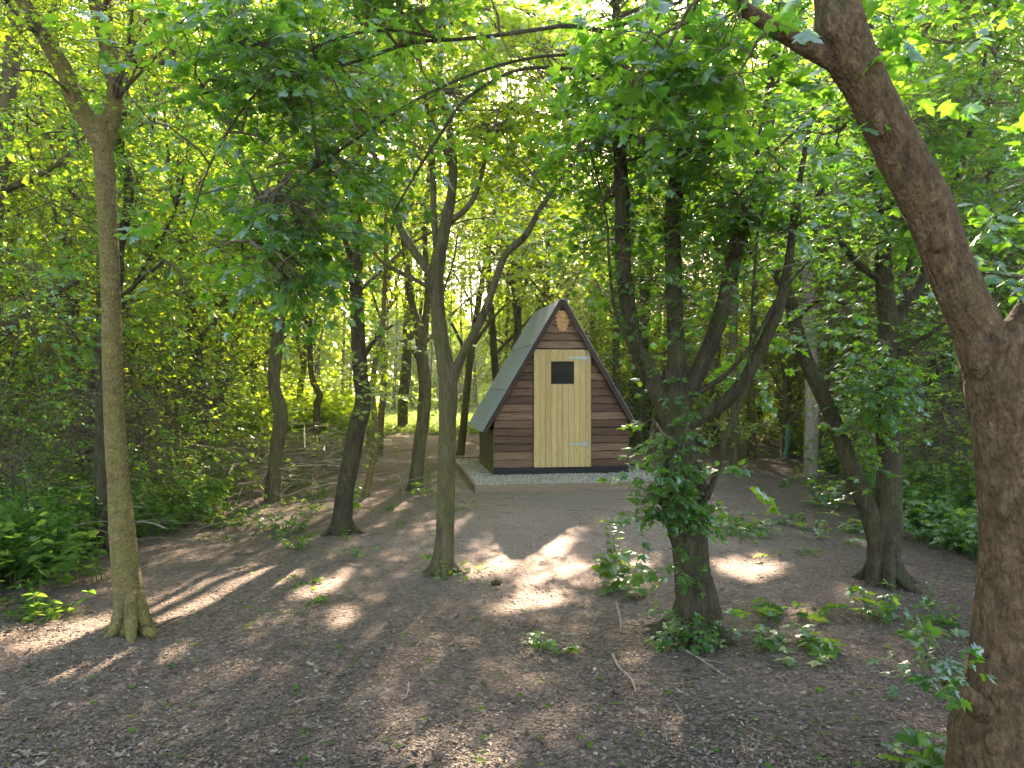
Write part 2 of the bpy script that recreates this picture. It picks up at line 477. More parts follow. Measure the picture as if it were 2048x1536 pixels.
# sunny glade beyond the trees
gr = ramp(t, math_(t, 'MULTIPLY', math_(t, 'ADD', Y_, math_(t, 'MULTIPLY', wob, 1.5)), .02), [(.46, (0,) * 3), (.52, (1,) * 3)]).outputs[0]
base = mixc(t, gr, base, ramp(t, fine, [(.3, (.09, .12, .03)), (.7, (.22, .25, .08))]).outputs[0])
base = mixc(t, .5, base, ramp(t, big, [(.3, (.75,) * 3), (.7, (1.2,) * 3)]).outputs[0], 'MULTIPLY')
right_shade = ramp(t, math_(t, 'MULTIPLY', math_(t, 'ADD', math_(t, 'SUBTRACT', X_, math_(t, 'MULTIPLY', Y_, .33)), wob), .5), [(0, (0,) * 3), (.8, (1,) * 3)]).outputs[0]  # shade under the right-hand trees, put into the ground colour
base = mixc(t, math_(t, 'MULTIPLY', right_shade, .55), base, mixc(t, fine, (.02, .014, .010), (.10, .07, .052)))
pb = N(t, 'ShaderNodeBsdfPrincipled', Roughness=.92); pb.inputs['Specular IOR Level'].default_value = .2
t.links.new(base, pb.inputs['Base Color'])
hh = math_(t, 'ADD', math_(t, 'MULTIPLY', fine, 1.0), math_(t, 'MULTIPLY', vo.outputs['Distance'], 1.2))
hh = math_(t, 'ADD', hh, math_(t, 'MULTIPLY', vfine, .5))
b = N(t, 'ShaderNodeBump', Strength=.9, Distance=.018)
t.links.new(hh, b.inputs['Height']); t.links.new(b.outputs[0], pb.inputs['Normal'])
t.links.new(pb.outputs[0], o.inputs[0])
tag(ga.build('ground', m, smooth=True), kind='structure')

# ------------------------------------------------------------------ hut
def wood(name, stops, grain_axis='x', sc=1.0, rough=.8, bump=.5, knot=None, green=0, vary=.8):
    m, t, o = mat(name)
    tc = N(t, 'ShaderNodeTexCoord')
    at = N(t, 'ShaderNodeAttribute', attribute_name='lv')
    ofs = N(t, 'ShaderNodeVectorMath'); ofs.operation = 'MULTIPLY_ADD'
    cb = N(t, 'ShaderNodeCombineXYZ')
    for k in range(3): t.links.new(at.outputs['Fac'], cb.inputs[k])
    t.links.new(cb.outputs[0], ofs.inputs[0]); ofs.inputs[1].default_value = (37, 19, 53)
    t.links.new(tc.outputs['Object'], ofs.inputs[2])
    mp = N(t, 'ShaderNodeMapping')
    s = {'x': (1.4, 12, 26), 'z': (26, 12, 1.4), 'y': (12, 1.4, 26)}[grain_axis]
    mp.inputs['Scale'].default_value = tuple(v * sc for v in s)
    t.links.new(ofs.outputs[0], mp.inputs[0])
    n1 = N(t, 'ShaderNodeTexNoise', Scale=1.6, Detail=7, Roughness=.62, Distortion=.8); t.links.new(mp.outputs[0], n1.inputs[0])
    n2 = N(t, 'ShaderNodeTexNoise', Scale=5, Detail=4, Roughness=.6); t.links.new(mp.outputs[0], n2.inputs[0])
    fac = math_(t, 'ADD', math_(t, 'MULTIPLY', n1.outputs[0], 1 - vary * .45), math_(t, 'MULTIPLY', math_(t, 'FRACT', math_(t, 'MULTIPLY', at.outputs['Fac'], 7.31)), vary * .45))
    c = ramp(t, fac, stops).outputs[0]
    c = mixc(t, .5, c, ramp(t, n2.outputs[0], [(.3, (.6,) * 3), (.65, (1.15,) * 3)]).outputs[0], 'MULTIPLY')
    if knot:
        mk = N(t, 'ShaderNodeMapping'); k = {'x': (3.2, 1, 9), 'z': (10.5, 1, 3.0), 'y': (1, 3, 9)}[grain_axis]
        mk.inputs['Scale'].default_value = k
        t.links.new(ofs.outputs[0], mk.inputs[0])
        vk = N(t, 'ShaderNodeTexVoronoi', Scale=1.0); t.links.new(mk.outputs[0], vk.inputs[0])
        kr = ramp(t, vk.outputs['Distance'], [(.05, (1,) * 3), (.12, (0,) * 3)]).outputs[0]
        c = mixc(t, math_(t, 'MULTIPLY', kr, .75), c, knot)
    if green:
        ng = N(t, 'ShaderNodeTexNoise', Scale=2.5, Detail=5); t.links.new(tc.outputs['Object'], ng.inputs[0])
        c = mixc(t, math_(t, 'MULTIPLY', ramp(t, ng.outputs[0], [(.4, (0,) * 3), (.65, (1,) * 3)]).outputs[0], green), c, (.10, .105, .04))
    pb = N(t, 'ShaderNodeBsdfPrincipled', Roughness=rough); pb.inputs['Specular IOR Level'].default_value = .3
    t.links.new(c, pb.inputs['Base Color'])
    b = N(t, 'ShaderNodeBump', Strength=bump, Distance=.004)
    t.links.new(math_(t, 'ADD', n1.outputs[0], n2.outputs[0]), b.inputs['Height']); t.links.new(b.outputs[0], pb.inputs['Normal'])
    t.links.new(pb.outputs[0], o.inputs[0])
    return m
M['clad'] = wood('brown_stained_board', [(.15, (.035, .019, .011)), (.38, (.095, .048, .027)), (.60, (.18, .10, .057)), (.85, (.28, .185, .12))], 'x', 1.0, .75, .6, (.03, .018, .012))
M['side'] = wood('weathered_side_board', [(.2, (.05, .035, .02)), (.5, (.12, .085, .045)), (.85, (.19, .14, .075))], 'y', .8, .85, .6, (.04, .03, .02), .55, .5)
M['trim'] = wood('dark_brown_trim', [(.2, (.025, .015, .010)), (.6, (.06, .035, .023)), (.9, (.10, .062, .042))], 'x', .6, .8)
M['plinth'] = wood('near_black_plinth', [(.2, (.010, .010, .012)), (.8, (.028, .026, .028))], 'x', .6, .7, .3)
M['pine'] = wood('pale_pine_board', [(.1, (.27, .165, .055)), (.4, (.45, .30, .115)), (.7, (.57, .405, .175)), (.95, (.68, .52, .26))], 'z', .7, .6, .25, (.20, .12, .05), 0, .55)
M['edge'] = wood('grey_brown_edging_timber', [(.2, (.12, .08, .052)), (.55, (.24, .165, .11)), (.9, (.34, .25, .18))], 'x', .6, .85, .5)

def simple(name, col, rough=.5, metal=0, ns=0, nsc=30, bump=0, spec=.5):
    m, t, o = mat(name)
    pb = N(t, 'ShaderNodeBsdfPrincipled', Roughness=rough, Metallic=metal); pb.inputs['Specular IOR Level'].default_value = spec
    pb.inputs['Base Color'].default_value = (*col, 1)
    if ns:
        tc = N(t, 'ShaderNodeTexCoord')
        n = N(t, 'ShaderNodeTexNoise', Scale=nsc, Detail=6, Roughness=.7); t.links.new(tc.outputs['Object'], n.inputs[0])
        t.links.new(mixc(t, n.outputs[0], tuple(c * (1 - ns) for c in col), tuple(min(1, c * (1 + ns)) for c in col)), pb.inputs['Base Color'])
        if bump:
            b = N(t, 'ShaderNodeBump', Strength=bump, Distance=.004); t.links.new(n.outputs[0], b.inputs['Height']); t.links.new(b.outputs[0], pb.inputs['Normal'])
    t.links.new(pb.outputs[0], o.inputs[0])
    return m
M['felt'] = simple('green_roofing_felt', (.225, .265, .37), .85, 0, .45, 140, .6, .3)
M['feltseam'] = simple('felt_lap', (.045, .075, .075), .9)
M['steel'] = simple('galvanised_steel', (.30, .32, .33), .45, .7, .25, 25)
M['glass'] = simple('dark_window_glass', (.004, .009, .008), .22, 0, 0, 0, 0, .05)
M['carved'] = simple('carved_orange_wood', (.56, .29, .115), .6, 0, .25, 18, .2)
M['pebble'] = simple('pale_limestone_pebble', (.50, .47, .42), .85, 0, .35, 9)
M['inside'] = simple('lap_shadow_lining', (.02, .018, .015), .9)

W, D = 2.205, 2.15
ZE, ZR = 0.80, 2.80              # wall corner and apex heights
MID = W / 2
RUN = 1.215
hut = empty('wooden_hut', HUT_O, 'small steep roofed hut with brown boards, green felt roof and pale pine door', 'hut')
hut.rotation_euler = (0, 0, HUT_A)
def half_w(z):                    # half width of the gable at height z
    return MID if z <= ZE else max(0.0, RUN * (ZR - z) / (ZR - .75) - .015)
DX0, DX1, DZ0, DZ1 = .635, 1.575, .165, 2.055
WZ0, WZ1 = 1.50, 1.865
rr = np.random.default_rng(3)

def clad_wall(y, sgn, door):
    a = Acc(); z = .165; pitch = .1275
    while z < ZR - .03:
        z1 = min(z + pitch - .014, ZR - .012)  # gap bares the dark lining in place of a lap shadow
        wb, wt = half_w(z), half_w(z1)
        tilt = rr.normal(0, .0022, 2); col = rr.random(); prot = .024 + rr.uniform(-.003, .006)
        segs = []
        if door and z1 <= DZ1 + .03: segs = [(0, DX0 - .003), (DX1 + .003, W)]
        else: segs = [(0, W)]
        for s0, s1 in segs:
            xb0, xb1 = max(s0, MID - wb), min(s1, MID + wb); xt0, xt1 = max(s0, MID - wt), min(s1, MID + wt)
            if xb1 - xb0 < .01: continue
            if xt1 <= xt0: xt0 = xt1 = (xt0 + xt1) / 2
            k = 8
            lo, hi = [], []
            for q_ in range(k + 1):
                f = q_ / k
                wav = .0045 * math.sin(f * 7 + col * 40) + .002 * math.sin(f * 23 + col * 90) + tilt[0] * f
                lo.append((xb0 + (xb1 - xb0) * f, z + wav)); hi.append((xt0 + (xt1 - xt0) * f, z1))
            V = []; 
            for (xa, za), (xc, zc) in zip(lo, hi):
                V += [(xa, y - sgn * prot, za), (xc, y - sgn * .005, zc), (xa, y, za), (xc, y, zc)]
            fs = []
            for q_ in range(k):
                b0, b1 = 4 * q_, 4 * q_ + 4
                fs += [[b0, b1, b1 + 1, b0 + 1], [b0 + 2, b0 + 3, b1 + 3, b1 + 2], [b0, b0 + 2, b1 + 2, b1], [b0 + 1, b1 + 1, b1 + 3, b0 + 3]]
            fs += [[0, 1, 3, 2], [4 * k, 4 * k + 2, 4 * k + 3, 4 * k + 1]]
            a.add(V, [fs], col if len(segs) == 1 else rr.random())
        z += pitch
    return a
clad_wall(0, 1, True).build('front_wall', M['clad'], hut)
clad_wall(D, -1, False).build('rear_wall', M['clad'], hut)
a = Acc()                          # inner lining closes the hut; coloured dark to draw lap shadows between boards
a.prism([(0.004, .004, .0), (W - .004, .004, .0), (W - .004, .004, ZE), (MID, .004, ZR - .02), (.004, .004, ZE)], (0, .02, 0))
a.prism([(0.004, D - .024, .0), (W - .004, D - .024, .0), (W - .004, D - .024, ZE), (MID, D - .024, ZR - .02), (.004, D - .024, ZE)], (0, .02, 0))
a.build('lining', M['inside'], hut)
for x0, x1 in ((0, .022), (W - .022, W)):
    a = Acc()
    a.box((x0, .026, .19), (x1, D - .026, ZE - .05), .3)
    a.box((x0 - .014 if x0 == 0 else x1, .0, .0), (x0 if x0 == 0 else x1 + .014, D, .185), .8)
    a.box((x0 - .016 if x0 == 0 else x1 + .001, -.028, .19), (x0 - .001 if x0 == 0 else x1 + .016, .02, ZE - .02), .6)
    a.build('side_wall', M['side'], hut)
a = Acc(); a.box((-.004, -.046, .0), (W + .004, -.001, .085), .2); a.box((-.004, -.040, .088), (W + .004, -.001, .162), .6)
a.build('plinth', M['plinth'], hut)

# roof: slope direction
sl = np.array([RUN, 0, -(ZR - .75)]); sl = sl / np.linalg.norm(sl)       # right slope, downwards
OVF, OVB = .13, .10
for sgn in (-1, 1):
    dn = np.array([sgn * sl[0], 0, sl[2]]); nrm = np.array([sgn * -sl[2], 0, sl[0]])
    top = np.array([MID - .015 + sgn * .055, -OVF, ZR + .045]); Ls = (ZR + .045 - .745) / -sl[2]
    r_ = Acc(); 
    c = [top, top + dn * Ls, top + dn * Ls - nrm * .007, top - nrm * .007]
    r_.prism(c, (0, D + OVF + OVB, 0))
    ro = r_.build('roof', M['felt'], hut)
    a = Acc()
    for f in (.345, .685):         # felt laps
        p0 = top + dn * Ls * f + nrm * .0015
        k = 24; V = []; 
        for q_ in range(k + 1):
            yy = (D + OVF + OVB) * q_ / k
            wv = dn * (.004 * math.sin(q_ * 1.9 + f * 9))
            for pp in (p0 + wv, p0 + wv + nrm * .007, p0 + wv - dn * .014, ):
                V.append(pp + np.array([0, yy, 0]))
        fs = []
        for q_ in range(k):
            b0 = q_ * 3
            fs += [[b0, b0 + 1, b0 + 4, b0 + 3], [b0 + 1, b0 + 2, b0 + 5, b0 + 4], [b0 + 2, b0, b0 + 3, b0 + 5]]
        a.add(V, [fs])
    a.build('felt_lap', M['feltseam'], ro)
    a = Acc()                      # board under the gable edge, drip edge of the felt
    w_ = .055
    c = [top - nrm * .009, top + dn * (Ls - .02) - nrm * .009, top + dn * (Ls - .02) - nrm * (.025 + w_), top - nrm * (.025 + w_) + np.array([0, 0, .0])]
    c = [p + np.array([0, .012, 0]) for p in c]
    a.prism(c, (0, .028, 0))
    a.build('barge_board', M['trim'], hut)
    a = Acc()                      # battens below the overhang, and the eaves board
    c = [top + dn * (Ls - .06) - nrm * .025, top + dn * (Ls - .02) - nrm * .025, top + dn * (Ls - .02) - nrm * .06, top + dn * (Ls - .06) - nrm * .06]
    a.prism([p + np.array([0, .045, 0]) for p in c], (0, D + OVF + OVB - .09, 0))
    a.build('eaves_board', M['trim'], hut)
a = Acc()
a.prism([(MID - .075, -OVF - .006, ZR + .02), (MID - .055, -OVF - .006, ZR + .062), (MID + .055, -OVF - .006, ZR + .062), (MID + .075, -OVF - .006, ZR + .02), (MID + .052, -OVF - .006, ZR + .052), (MID - .052, -OVF - .006, ZR + .052)], (0, D + OVF + OVB + .012, 0))
a.build('ridge_cap', M['felt'], hut)
a = Acc(); a.box((MID - .05, -OVF + .01, ZR - .025), (MID + .05, -OVF + .04, ZR + .045), .5); a.build('ridge_block', M['trim'], hut)

# door
a = Acc(); nb = 10; bw = (DX1 - DX0) / nb
for k in range(nb):
    x0, x1 = DX0 + k * bw + .0012, DX0 + (k + 1) * bw - .0012
    spans = [(DZ0, WZ0), (WZ1, DZ1)] if 3 <= k <= 6 else [(DZ0, DZ1)]
    lv = rr.random()
    for z0, z1 in spans:
        y0, y1 = -.062, -.036; g = .004
        a.prism([(x0, y1, z0), (x0, y0 + g, z0), (x0 + g, y0, z0), (x1 - g, y0, z0), (x1, y0 + g, z0), (x1, y1, z0)], (0, 0, z1 - z0), lv)
door = a.build('door', M['pine'], hut)
a = Acc(); wx0, wx1 = DX0 + 3 * bw, DX0 + 7 * bw
a.box((wx0 - .01, -.045, WZ0 - .01), (wx1 + .01, -.0362, WZ1 + .01))
a.build('window_pane', M['glass'], door)
for zc in (1.925, .53):
    a = Acc()
    x1 = DX1 - .055
    a.prism([(x1 - .37, -.063, zc + .004), (x1 - .37, -.063, zc - .010), (x1 - .02, -.063, zc - .030), (x1 - .02, -.063, zc + .022)], (0, -.005, 0))
    a.box((x1 - .02, -.070, zc - .075), (x1 + .012, -.0632, zc + .075))
    th = np.arange(8) / 8 * 2 * np.pi
    a.prism([(x1 - .004 + .009 * math.cos(q_), -.071 + .009 * math.sin(q_), zc - .07) for q_ in th], (0, 0, .14))
    for q_ in (.08, .19, .30):
        a.prism([(x1 - q_ + .007 * math.cos(s), -.0682, zc - .004 + .007 * math.sin(s)) for s in th], (0, -.003, 0))
    a.build('hinge', M['steel'], door)

# foliate face carving hung on the gable
mk_rows = [(.345, .03), (.33, .075), (.31, .10), (.292, .085), (.275, .112), (.255, .115), (.24, .088), (.222, .086), (.205, .108), (.19, .10), (.175, .088), (.155, .092), (.14, .078), (.12, .075), (.105, .084), (.09, .066), (.075, .068), (.055, .058), (.04, .036), (.02, .034), (.0, .012)]
V = []; nx = 17
def relief(u, z):
    y = .030 * (1 - u * u) + .006 * math.sin(u * 14 + z * 60) * (abs(u) > .45)
    X = u
    y += .018 * math.exp(-((X) / .14) ** 2 - ((z - .19) / .045) ** 2)                 # nose
    y += .010 * math.exp(-((X) / .22) ** 2 - ((z - .165) / .012) ** 2)
    for s in (-1, 1):
        y -= .017 * math.exp(-((X - s * .34) / .15) ** 2 - ((z - .222) / .012) ** 2)   # eye sockets
        y += .008 * math.exp(-((X - s * .34) / .08) ** 2 - ((z - .221) / .006) ** 2)   # eyes
        y += .009 * math.exp(-((X - s * .34) / .22) ** 2 - ((z - .243 - abs(X) * .01) / .009) ** 2)   # brows
        y += .010 * math.exp(-((X - s * .33) / .18) ** 2 - ((z - .185) / .018) ** 2)   # cheeks
    y -= .014 * math.exp(-((X) / .30) ** 2 - ((z - .138 + X * X * .05) / .007) ** 2)     # mouth
    y -= .012 * math.exp(-((abs(X) - .35 * (z - .05) / .06) / .12) ** 2) * (.05 < z < .115)
    return y
for z, hw in mk_rows:
    for k in range(nx):
        u = -1 + 2 * k / (nx - 1)
        V.append((u * hw, -max(.006, relief(u, z)), z))
nr = len(mk_rows)
fs = [[r * nx + k, r * nx + k + 1, (r + 1) * nx + k + 1, (r + 1) * nx + k] for r in range(nr - 1) for k in range(nx - 1)]
Vb = [(x, 0, z) for x, y, z in V]
off = len(V)
fs += [[off + r * nx + k, off + (r + 1) * nx + k, off + (r + 1) * nx + k + 1, off + r * nx + k + 1] for r in range(nr - 1) for k in range(nx - 1)]
for r in range(nr - 1):
    fs += [[r * nx, (r + 1) * nx, off + (r + 1) * nx, off + r * nx], [r * nx + nx - 1, off + r * nx + nx - 1, off + (r + 1) * nx + nx - 1, (r + 1) * nx + nx - 1]]
fs += [[k, off + k, off + k + 1, k + 1] for k in range(nx - 1)]
a = Acc(); a.add(V + Vb, [fs])
# leafy lobes round the rim
for s in (-1, 1):
    for z, x, an, L in ((.325, .075, 55, .05), (.30, .10, 25, .04), (.262, .105, -5, .04), (.205, .095, -25, .045), (.15, .08, -35, .04), (.10, .07, -50, .035), (.05, .05, -60, .035)):
        c, sn = math.cos(rad(an)), math.sin(rad(an))
        p = [(-.02, .0), (.3 * L, .42 * L), (L * .75, .3 * L), (L, 0), (L * .7, -.35 * L), (.2 * L, -.4 * L)]
        pts = [(s * (x - .012 + u * c - v * sn), -.004, z + u * sn + v * c) for u, v in p]
        a.prism(pts, (0, -.016, 0))
msk = a.build('face_carving', M['carved'], None)
mo = HUT_O + HX * (MID + .005) + HY * -.034 + HZ * 2.335
msk.location = mo; msk.rotation_euler = (0, 0, HUT_A)
tag(msk, 'carved orange wooden face with leafy edges hung on the gable above the pine door', 'carving')

# gravel bed and its timber edging
ex0, ex1, ey0, ey1 = -.46, 2.62, -1.54, 2.75
EC = [HUT_O + HX * x + HY * y for x, y in ((ex0, ey0), (ex1, ey0), (ex1, ey1), (ex0, ey1))]
edg = empty('timber_edging', HUT_O, 'low grey brown timber edging boards framing the pale gravel around the hut', 'edging')
edg.rotation_euler = (0, 0, HUT_A)
th_ = .045
for lo, hi, ax in (((ex0, ey0, -.05), (ex1, ey0 + th_, .092), 'x'), ((ex0, ey1 - th_, -.05), (ex1, ey1, .088), 'x'),
                   ((ex0, ey0 + th_ + .001, -.05), (ex0 + th_, ey1 - th_ - .001, .087), 'y'), ((ex1 - th_, ey0 + th_ + .001, -.05), (ex1, ey1 - th_ - .001, .087), 'y')):
    a = Acc(); a.box(lo, hi, rr.random())
    ob = a.build('edging_board', M['edge'], edg)
    bv = ob.modifiers.new('b', 'BEVEL'); bv.width = .005; bv.segments = 2
a = Acc()
gq = [(ex0 + th_, ey0 + th_, .045), (ex1 - th_, ey0 + th_, .045), (ex1 - th_, ey1 - th_, .045), (ex0 + th_, ey1 - th_, .045)]
a.add(gq, [[[0, 1, 2, 3]]])
# pebbles
npb = 26000
px_ = rr.uniform(ex0 + th_ + .01, ex1 - th_ - .01, npb); py_ = rr.uniform(ey0 + th_ + .01, ey1 - th_ - .01, npb)
inside = (px_ > -.03) & (px_ < W + .03) & (py_ > -.06) & (py_ < D + .03)
px_, py_ = px_[~inside], py_[~inside]
npb = len(px_)
ico = np.array([(0, 0, 1), (.9, .1, .3), (.2, .9, .35), (-.85, .3, .25), (-.3, -.9, .3), (.6, -.75, .25), (.5, .3, -.6), (-.4, -.2, -.7)])
icf = np.array([[0, 1, 2], [0, 2, 3], [0, 3, 4], [0, 4, 5], [0, 5, 1], [1, 6, 2], [1, 5, 6], [2, 6, 3], [3, 6, 7], [3, 7, 4], [4, 7, 5], [5, 7, 6]])
an = rr.uniform(0, 6.28, npb); sz = rr.uniform(.005, .014, npb)
V = ico[None] * (1 + rr.normal(0, .18, (npb, 8, 1))) * sz[:, None, None] * np.array([1, .8, .6])
c, s = np.cos(an)[:, None], np.sin(an)[:, None]
V = np.stack([V[..., 0] * c - V[..., 1] * s, V[..., 0] * s + V[..., 1] * c, V[..., 2]], -1) + np.stack([px_, py_, .052 + rr.uniform(0, .008, npb)], -1)[:, None]
a.add(V.reshape(-1, 3), [(icf[None] + (np.arange(npb) * 8)[:, None, None]).reshape(-1, 3)], np.repeat(rr.random(npb), 8))
m, t, o = mat('pale_gravel')
at = N(t, 'ShaderNodeAttribute', attribute_name='lv')
pb = N(t, 'ShaderNodeBsdfPrincipled', Roughness=.85)
t.links.new(ramp(t, at.outputs['Fac'], [(0, (.20, .165, .13)), (.25, (.38, .33, .27)), (.7, (.54, .475, .40)), (1, (.66, .60, .52))]).outputs[0], pb.inputs['Base Color'])
t.links.new(pb.outputs[0], o.inputs[0])
gv = a.build('gravel', m, None); gv.location = HUT_O; gv.rotation_euler = (0, 0, HUT_A)
tag(gv, 'pale limestone gravel laid around the foot of the hut', 'gravel', kind='stuff')

# ------------------------------------------------------------------ trees that stand near: drawn from points (photo x, photo y, distance, width)
def limb(acc, pts, sides=12, step=.06, bark=.06, seed=0, a=.5, fine=0.0):
    p = np.array([P(x, y, Y) for x, y, Y, wd in pts]); r = np.array([wd / 2 / F * Y for x, y, Y, wd in pts])
    return tube(acc, p, r, sides, step, bark, seed, a, fine)

WAIT = []
O3 = np.zeros(3)
def clear_of_gaps(p):
    return sunlit(np.asarray(p), 1.0, True).mean() < .12
class Tree:
    def __init__(self, name, base, label, bark, leaf, tpl, lsize, seed, cat='tree', group=None):
        self.base = np.array(base, float); self.root = empty(name, self.base, label, cat, group)
        self.t, self.w, self.l = Acc(), Acc(), Acc()
        self.bark, self.leaf, self.tpl, self.ls = bark, leaf, tpl, lsize
        self.rng = np.random.default_rng(seed); self.seed = seed; self.limbs = []
    def limb(self, pts, sides=12, step=.06, bark=.06, fine=0.0):
        p = limb(self.t, pts, sides, step, bark, self.seed + len(self.limbs), .5, fine)
        if not self.limbs: self.r0 = pts[1][3] / 2 / F * pts[1][2]
        self.limbs.append(p); return p
    def bough(self, A, B, r0=.012, r1=.004, sag=.05):
        """thin bent branch"""
        A = np.asarray(A); B = np.asarray(B); L = np.linalg.norm(B - A)
        m1 = A + (B - A) * .35 + self.rng.normal(0, .05 * L, 3) + np.array([0, 0, sag * L]); m2 = A + (B - A) * .7 + self.rng.normal(0, .05 * L, 3) + np.array([0, 0, sag * L])
        return tube(self.w, [A, m1, m2, B], [r0, r0 * .75 + r1 * .25, r0 * .4 + r1 * .6, r1], 5, .12, 0)
    def nearest(self, c):
        best, bd = None, 1e9
        for p in self.limbs:
            d = np.linalg.norm(p - c, axis=1) + .25 * np.abs(p[:, 2] - c[2] + .3)
            k = int(d.argmin())
            if d[k] < bd: bd, best = d[k], p[k]
        return best
    def blob(self, px, py, Y, rx, ry, n, dY=.6, L=.35, nodes=5, size=None, clump=.1, bough=True, flat=.4, hang=.3, lv=None, src=None):
        """foliage: centre in photo pixels and distance, half sizes in photo pixels, dY in metres"""
        r = self.rng; c = P(px, py, Y); k = Y / F
        if n <= 0: return
        if size is None: n = int(n * 1.6)
        if py < 330 and Y > 5.3: n = int(n * 1.4)
        m = int(n * 2.5); u = r.normal(0, 1, (m, 3)); u = norm(u) * (r.random((m, 1)) ** .45)
        off = u * np.array([rx * k, dY, ry * k]); pos = c + off
        keep = vnoise(pos, 2.3, self.seed) + r.normal(0, .25, m) > clump
        pos, off = pos[keep][:n], off[keep][:n]
        if not len(pos): return
        d = off / np.array([rx * k, dY, ry * k]) * .8 + r.normal(0, .5, (len(pos), 3)); d[:, 2] = d[:, 2] * .5 + .08
        if bough and self.limbs:
            nb = max(1, min(12, len(pos) // 12))
            s0 = self.nearest(c) if src is None else np.asarray(src)
            hubs = [c + np.array([rx * k, dY, ry * k]) * r.uniform(-.6, .6, 3) for _ in range(nb)]
            rad_ = np.clip(.004 + .0035 * math.sqrt(len(pos)) * .25, .005, .016)
            bp = [self.bough(s0 if q < 2 else hubs[q - 2] * .5 + s0 * .5, h, rad_, .003) for q, h in enumerate(hubs)]
            bp = np.vstack(bp)
            dd = ((pos[:, None, :] - bp[None]) ** 2).sum(-1); q = dd.argmin(1); dist = np.sqrt(dd.min(1))
            src_ = bp[q]
            far = (dist > .06) & (dist < .06 + .075 * Y)
            thin_tubes(self.w, src_[far], pos[far], .0028, .0022, droop=.02, seg=2, origin=O3)
        sz = self.ls * .74 if size is None else size
        sprays(self.l, self.w, pos, d, L * r.uniform(.6, 1.3, len(pos)), nodes, sz, self.tpl, r, flat, .3, .0022, cull=True, hang=hang,
               lvbase=None if lv is None else np.clip(r.normal(lv, .15, len(pos)), 0, 1))
    def bare(self, n, Lr=(.3, .9), z0=0, z1=99, r0=.004):
        r = self.rng
        pool = np.vstack(self.limbs); pool = pool[(pool[:, 2] > z0) & (pool[:, 2] < z1)]
        if not len(pool): return
        s = pool[r.integers(0, len(pool), n)]
        d = norm(r.normal(0, 1, (n, 3)) * np.array([1, 1, .4]) + np.array([0, 0, .25]))
        e = s + d * r.uniform(*Lr, (n, 1))
        thin_tubes(self.w, s, e, r0, r0 * .3, droop=.04, seg=3, origin=O3)
        k = n
        s2 = s + (e - s) * r.uniform(.3, .8, (n, 1)); e2 = s2 + norm(d + r.normal(0, .6, (n, 3))) * r.uniform(.1, .35, (n, 1))
        thin_tubes(self.w, s2, e2, r0 * .5, r0 * .2, seg=2, origin=O3)
    def canopy(self, n, Rr, z0, z1, size=.11, off=(0, 0), nb=9, spread=0):
        """wide high crown round the top of the stem"""
        r = self.rng; c = np.array([self.base[0] + off[0], self.base[1] + off[1], 0])
        ph = r.uniform(0, 6.28, n); q = Rr * np.sqrt(r.random(n))
        pos = c + np.stack([np.cos(ph) * q, np.sin(ph) * q, z0 + (z1 - z0) * r.random(n) * (1 - .45 * (q / Rr) ** 2)], -1)
        keep = vnoise(pos, 1.3, self.seed) + r.normal(0, .2, n) > -.25
        pos = pos[keep]; main = self.limbs[0]; bp = []
        for k in range(nb):
            an = 6.28 * k / nb + r.normal(0, .2); e = c + np.array([math.cos(an) * Rr * .8, math.sin(an) * Rr * .8, z0 + (z1 - z0) * r.uniform(.15, .6)])
            s0 = main[np.argmin(np.abs(main[:, 2] - (z0 * r.uniform(.55, 1.0))))]
            pts = [s0, s0 * .6 + e * .4 + np.array([0, 0, .3]), s0 * .3 + e * .7 + np.array([0, 0, .25]) + r.normal(0, .15, 3), e]
            if clear_of_gaps(catmull(pts, [1] * 4, .25)[0]): bp.append(tube(self.w, pts, [.030, .021, .012, .005], 6, .25, 0))
        if not bp: bp = [main]
        bp = np.vstack(bp)
        dd = np.stack([((pos - b_) ** 2).sum(-1) for b_ in bp], 1); src = bp[dd.argmin(1)]
        k = r.random(len(pos)) < .35
        thin_tubes(self.w, src[k], pos[k], .005, .002, droop=.04, seg=2, origin=O3)
        d = r.normal(0, 1, (len(pos), 3)) * np.array([1, 1, .3])
        sprays(self.l, self.w, pos, d, r.uniform(.35, .7, len(pos)), 5, size, KITE, r, .45, .3, .003, cull=True, hang=.3)
    def fill(self, pos, size=.08):
        r = self.rng; n = len(pos); main = self.limbs[0]
        nb = max(1, min(10, n // 30)); bp = []
        for k in range(nb):
            e = pos[r.integers(0, n)]; s0 = main[np.argmin(np.abs(main[:, 2] - max(1.5, e[2] - np.hypot(*(e[:2] - self.base[:2])) * .5)))]
            pts = [s0, s0 * .65 + e * .35 + np.array([0, 0, .25]), s0 * .3 + e * .7 + np.array([0, 0, .2]), e]
            if clear_of_gaps(catmull(pts, [1] * 4, .25)[0]): bp.append(tube(self.w, pts, [.022, .015, .009, .004], 5, .25, 0))
        if not bp: bp = [main]
        bp = np.vstack(bp); src = bp[((pos[:, None] - bp[None]) ** 2).sum(-1).argmin(1)]
        k = np.linalg.norm(src - pos, axis=1) < 1.0
        thin_tubes(self.w, src[k], pos[k], .004, .002, droop=.04, seg=2, origin=O3)
        d = r.normal(0, 1, (n, 3)) * np.array([1, 1, .3])
        sprays(self.l, self.w, pos, d, r.uniform(.25, .5, n), 5, size, LOBED if self.base[1] < 12 else KITE, r, .45, .3, .003, cull=True, hang=.3)
